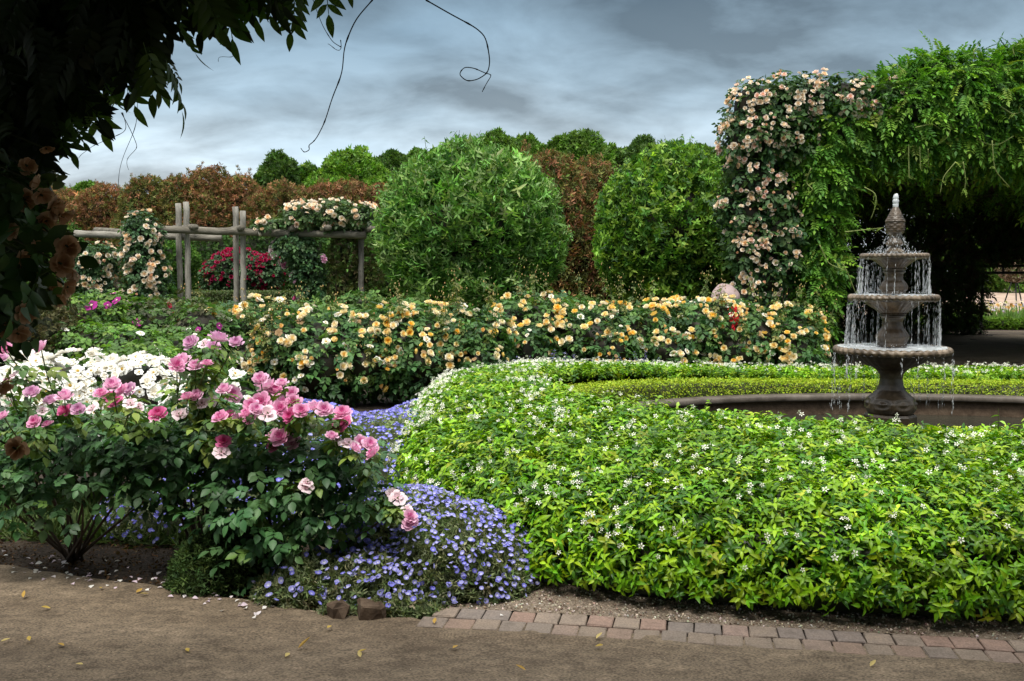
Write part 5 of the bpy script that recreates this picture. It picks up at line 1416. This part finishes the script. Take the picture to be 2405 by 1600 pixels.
def canopy():  # roof and rear wall out of view, added to darken path and vine
    t = thing('added_shade_arbour', 'unseen vine roof and rear wall added over the camera to shade the path', 'arbour', (0, -1.5, 0))
    for y in (-4.6, -2.4, -.2, 2.8):
        g = Geo(); g.tube(np.linspace((-6, y, 2.72), (8, y, 2.72), 5), .05, (1, 1, 1), 8); g.build('rafter', BARK, t)
    for x in (-2.9, 4.2):
        for y in (-4.6, 1.7):
            g = Geo(); g.tube(np.linspace((x, y, -.05), (x, y, 2.7), 4), .06, (1, 1, 1), 10); g.build('post', BARK, t)
    g = Geo()
    xs = np.linspace(-6, 8, 20); ys = np.linspace(-4.8, 2.95, 14)
    X, Y = np.meshgrid(xs, ys, indexing='ij'); lay = lump(np.stack([X, Y, 0 * X], -1), 2)
    g.grid(np.stack([X, Y, 3.0 + .06 * lay], -1).reshape(-1, 3), 20, 14, (.03, .03, .014))
    ys2 = np.linspace(0, 2.9, 8)
    V = np.array([(x, -4.85 + .1 * math.sin(3 * x + z), z) for x in xs for z in ys2]); g.grid(V, 20, 8, (.03, .035, .014))
    n = 1500; P = np.stack([rng.uniform(-6, 8, n), rng.uniform(-4.8, 2.95, n), 3.0 + rng.normal(0, .07, n)], 1)
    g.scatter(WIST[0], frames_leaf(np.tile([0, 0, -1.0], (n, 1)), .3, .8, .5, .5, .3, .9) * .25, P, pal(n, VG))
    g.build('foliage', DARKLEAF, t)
canopy()

# ------------------------------------------------------------------ fallen petals and leaves
def litter():
    pet = [leaf_t(.9, 3, .15, .25, .6), leaf_t(.75, 3, .3, .1, .6)]
    pm = []
    for i, c in enumerate([(.8, .74, .78), (.72, .6, .7), (.82, .8, .78)]):
        g = Geo(); g.scatter(pet[i % 2], np.eye(3)[None], np.zeros((1, 3)), np.array([c])); pm.append(g.mesh('petal', PETAL))
    lm = []
    for c in [(.55, .4, .1), (.5, .32, .08), (.62, .5, .2)]:
        g = Geo(); g.scatter(leaf_t(.42, 4, .3, -.2, .45), np.eye(3)[None], np.zeros((1, 3)), np.array([c])); lm.append(g.mesh('fallen_leaf', PETAL))
    def put(name, me, x, y, s, lab, grp, cat, z):
        o = bpy.data.objects.new(name, me); C.objects.link(o)
        o.location = (x, y, z); o.scale = (s,) * 3; o.rotation_euler = (rng.normal(0, .2), rng.normal(0, .2), rng.uniform(0, 6.28))
        tag(o, lab, cat, grp)
    spots = []
    for _ in range(95):
        px = rng.uniform(10, 640); f = rng.random()
        py = np.interp(px, [0, 430, 640], [1352, 1412, 1445]) - f * f * np.interp(px, [0, 200, 400, 640], [60, 70, 60, 15]) + rng.normal(0, 8)
        spots.append((px, py))
    for px, py in spots:
        p = G(px, py); put('rose_petal', pm[rng.integers(3)], p[0], p[1], rng.uniform(.02, .036), 'pale rose petal fallen on dark soil at the path edge', 'pale petals fallen along the soil edge', 'petal', .03)
    for px, py, s, lab in [(598, 1464, .03, 'white petal lying alone on the sand below the dark low shrub'), (525, 1450, .026, 'small white petal on sand at the soil edge'), (1175, 1463, .02, 'white petal lying on the brick paving'), (100, 1350, .028, 'white petal near the far left timber edging')]:
        p = G(px, py); put('rose_petal', pm[2], p[0], p[1], s, lab, None, 'petal', .034)
    LL = [(120, 1445), (55, 1420), (25, 1517), (70, 1523), (137, 1529), (178, 1578), (443, 1549), (700, 1542), (680, 1552), (778, 1487), (1020, 1482), (847, 1563), (839, 1551), (1075, 1534), (1400, 1518), (1398, 1536), (1235, 1594), (2043, 1585), (240, 1395), (320, 1408), (350, 1410)]
    for i, (px, py) in enumerate(LL):
        p = G(px, py); put('fallen_leaf', lm[i % 3], p[0], p[1], .045 if i != 7 else .07, 'small yellowed leaf lying on the sandy path' if i != 7 else 'longest yellowed leaf on the sandy path', 'yellow leaves scattered on the path', 'leaf', .034)
    # dry litter on the soil
    g = Geo(); n = 3600; x = rng.uniform(-4, -.85, n); y = smooth_interp(x) + .05 + rng.random(n) ** 1.3 * .95
    P = np.stack([x, y, .012 + .012 * rng.random(n)], 1)
    g.scatter(L_MID, frames(rng.normal(0, .55, (n, 3)) + [0, 0, 1]) * rng.uniform(.012, .034, (n, 1, 1)), P, pal(n, [(.07, .04, .022), (.12, .065, .03), (.035, .024, .015), (.16, .1, .05)], [3, 2, 4, .7]))
    tag(g.build('leaf_litter', DULL), kind='stuff')
    # dark grit
    g = Geo(); n = 9000; x = rng.uniform(-3, 3, n); y = rng.uniform(3.3, 5.1, n); ok = y < smooth_interp(x) + .5
    P = np.stack([x, y, .024 + 0 * x], 1)[ok]; n = len(P)
    g.scatter(L_TINY, frames(rng.normal(0, .3, (n, 3)) + [0, 0, 1]) * rng.uniform(.0025, .0085, (n, 1, 1)), P, pal(n, [(.06, .045, .03), (.12, .09, .06), (.3, .24, .17)]))
    tag(g.build('grit', STEM), kind='stuff')
litter()

# ------------------------------------------------------------------ sky, sun, camera
def world():
    w = bpy.data.worlds.new('World'); bpy.context.scene.world = w; w.use_nodes = True
    nt = w.node_tree; nt.nodes.clear()
    out = N(nt, 'ShaderNodeOutputWorld'); bg = N(nt, 'ShaderNodeBackground')
    sky = N(nt, 'ShaderNodeTexSky'); sky.sky_type = 'NISHITA'; sky.sun_disc = False
    sky.sun_elevation = R(63); sky.sun_rotation = R(200)
    tc = N(nt, 'ShaderNodeTexCoord'); sp = N(nt, 'ShaderNodeSeparateXYZ'); nt.links.new(tc.outputs['Generated'], sp.inputs[0])
    def math_(op, a, b=None, clamp=False):
        m = N(nt, 'ShaderNodeMath', operation=op); m.use_clamp = clamp
        for i, v in enumerate((a, b)):
            if v is None: continue
            if isinstance(v, (int, float)): m.inputs[i].default_value = v
            else: nt.links.new(v, m.inputs[i])
        return m.outputs[0]
    z = math_('MAXIMUM', sp.outputs[2], 0.0)
    den = math_('ADD', z, .34)
    cx, cy = math_('DIVIDE', sp.outputs[0], den), math_('DIVIDE', sp.outputs[1], den)
    cv = N(nt, 'ShaderNodeCombineXYZ'); nt.links.new(cx, cv.inputs[0]); nt.links.new(cy, cv.inputs[1])
    def noise(scale, detail, rough, off, dist=0.0, sx=1.0):
        mp = N(nt, 'ShaderNodeMapping'); mp.inputs['Location'].default_value = off; mp.inputs['Scale'].default_value = (sx, 1, 1); nt.links.new(cv.outputs[0], mp.inputs[0])
        n = N(nt, 'ShaderNodeTexNoise'); n.inputs['Scale'].default_value = scale; n.inputs['Detail'].default_value = detail; n.inputs['Roughness'].default_value = rough; n.inputs['Distortion'].default_value = dist
        nt.links.new(mp.outputs[0], n.inputs['Vector']); return n.outputs[0]
    n1 = noise(2.1, 8, .5, (5.3, 2.2, 0), .25, .62); n2 = noise(5.5, 8, .55, (7.7, 4.1, 2.0), .3, .7)
    mixn = math_('ADD', math_('MULTIPLY', n1, .65), math_('MULTIPLY', n2, .35))
    # brightness falls from the horizon up to the dark cloud deck, then the deck opens overhead
    cr = N(nt, 'ShaderNodeValToRGB'); e = cr.color_ramp.elements
    stops = [(0, (.68, .76, .81)), (.05, (.72, .80, .85)), (.11, (.47, .565, .63)), (.18, (.26, .35, .42)), (.27, (.15, .225, .29)), (.36, (.22, .28, .33)), (.55, (1.3, 1.33, 1.35)), (1, (1.8, 1.8, 1.75))]
    while len(e) < len(stops): e.new(.5)
    for i, (p, c) in enumerate(stops): e[i].position = p; e[i].color = (*c, 1)
    wob = math_('ADD', z, math_('MULTIPLY', math_('SUBTRACT', n1, .5), .2))
    nt.links.new(wob, cr.inputs[0])
    mr = N(nt, 'ShaderNodeMapRange'); mr.inputs[1].default_value = .425; mr.inputs[2].default_value = .585; mr.inputs[3].default_value = .56; mr.inputs[4].default_value = 1.5
    nt.links.new(mixn, mr.inputs[0])
    mx = N(nt, 'ShaderNodeMix', data_type='RGBA', blend_type='MULTIPLY'); mx.inputs['Factor'].default_value = 1
    nt.links.new(cr.outputs[0], mx.inputs[6]); nt.links.new(mr.outputs[0], mx.inputs[7])
    # thin blue sky behind the cloud
    sc = N(nt, 'ShaderNodeMix', data_type='RGBA', blend_type='MULTIPLY'); sc.inputs['Factor'].default_value = 1
    nt.links.new(sky.outputs[0], sc.inputs[6]); sc.inputs[7].default_value = (.08, .08, .08, 1)
    fm = N(nt, 'ShaderNodeMix', data_type='RGBA'); fm.inputs['Factor'].default_value = .92
    nt.links.new(sc.outputs[2], fm.inputs[6]); nt.links.new(mx.outputs[2], fm.inputs[7])
    nt.links.new(fm.outputs[2], bg.inputs[0]); bg.inputs[1].default_value = 1.0
    nt.links.new(bg.outputs[0], out.inputs[0])
world()
sd = bpy.data.lights.new('sun', 'SUN'); sd.energy = 2.8; sd.angle = R(14); sd.color = (1, .96, .88)
so = bpy.data.objects.new('sun', sd); C.objects.link(so)
sun_from = Vector((math.sin(R(200)) * math.cos(R(63)), math.cos(R(200)) * math.cos(R(63)), math.sin(R(63))))
so.rotation_euler = sun_from.to_track_quat('Z', 'Y').to_euler()

cam = bpy.data.cameras.new('camera'); cam.sensor_width = 36; cam.lens = 36 * F / 2405; cam.clip_end = 2000; cam.clip_start = .05
co = bpy.data.objects.new('camera', cam); C.objects.link(co)
co.location = (0, 0, EYE); co.rotation_euler = (math.pi / 2 - PITCH, 0, 0)
sc = bpy.context.scene
sc.camera = co
sc.view_settings.view_transform = 'Standard'; sc.view_settings.look = 'None'; sc.view_settings.exposure = .42; sc.view_settings.gamma = 1
sc.render.engine = 'CYCLES'
sc.cycles.use_denoising = True
sc.cycles.max_bounces = 5; sc.cycles.diffuse_bounces = 3; sc.cycles.glossy_bounces = 2; sc.cycles.transmission_bounces = 3; sc.cycles.transparent_max_bounces = 4
sc.cycles.caustics_reflective = False; sc.cycles.caustics_refractive = False
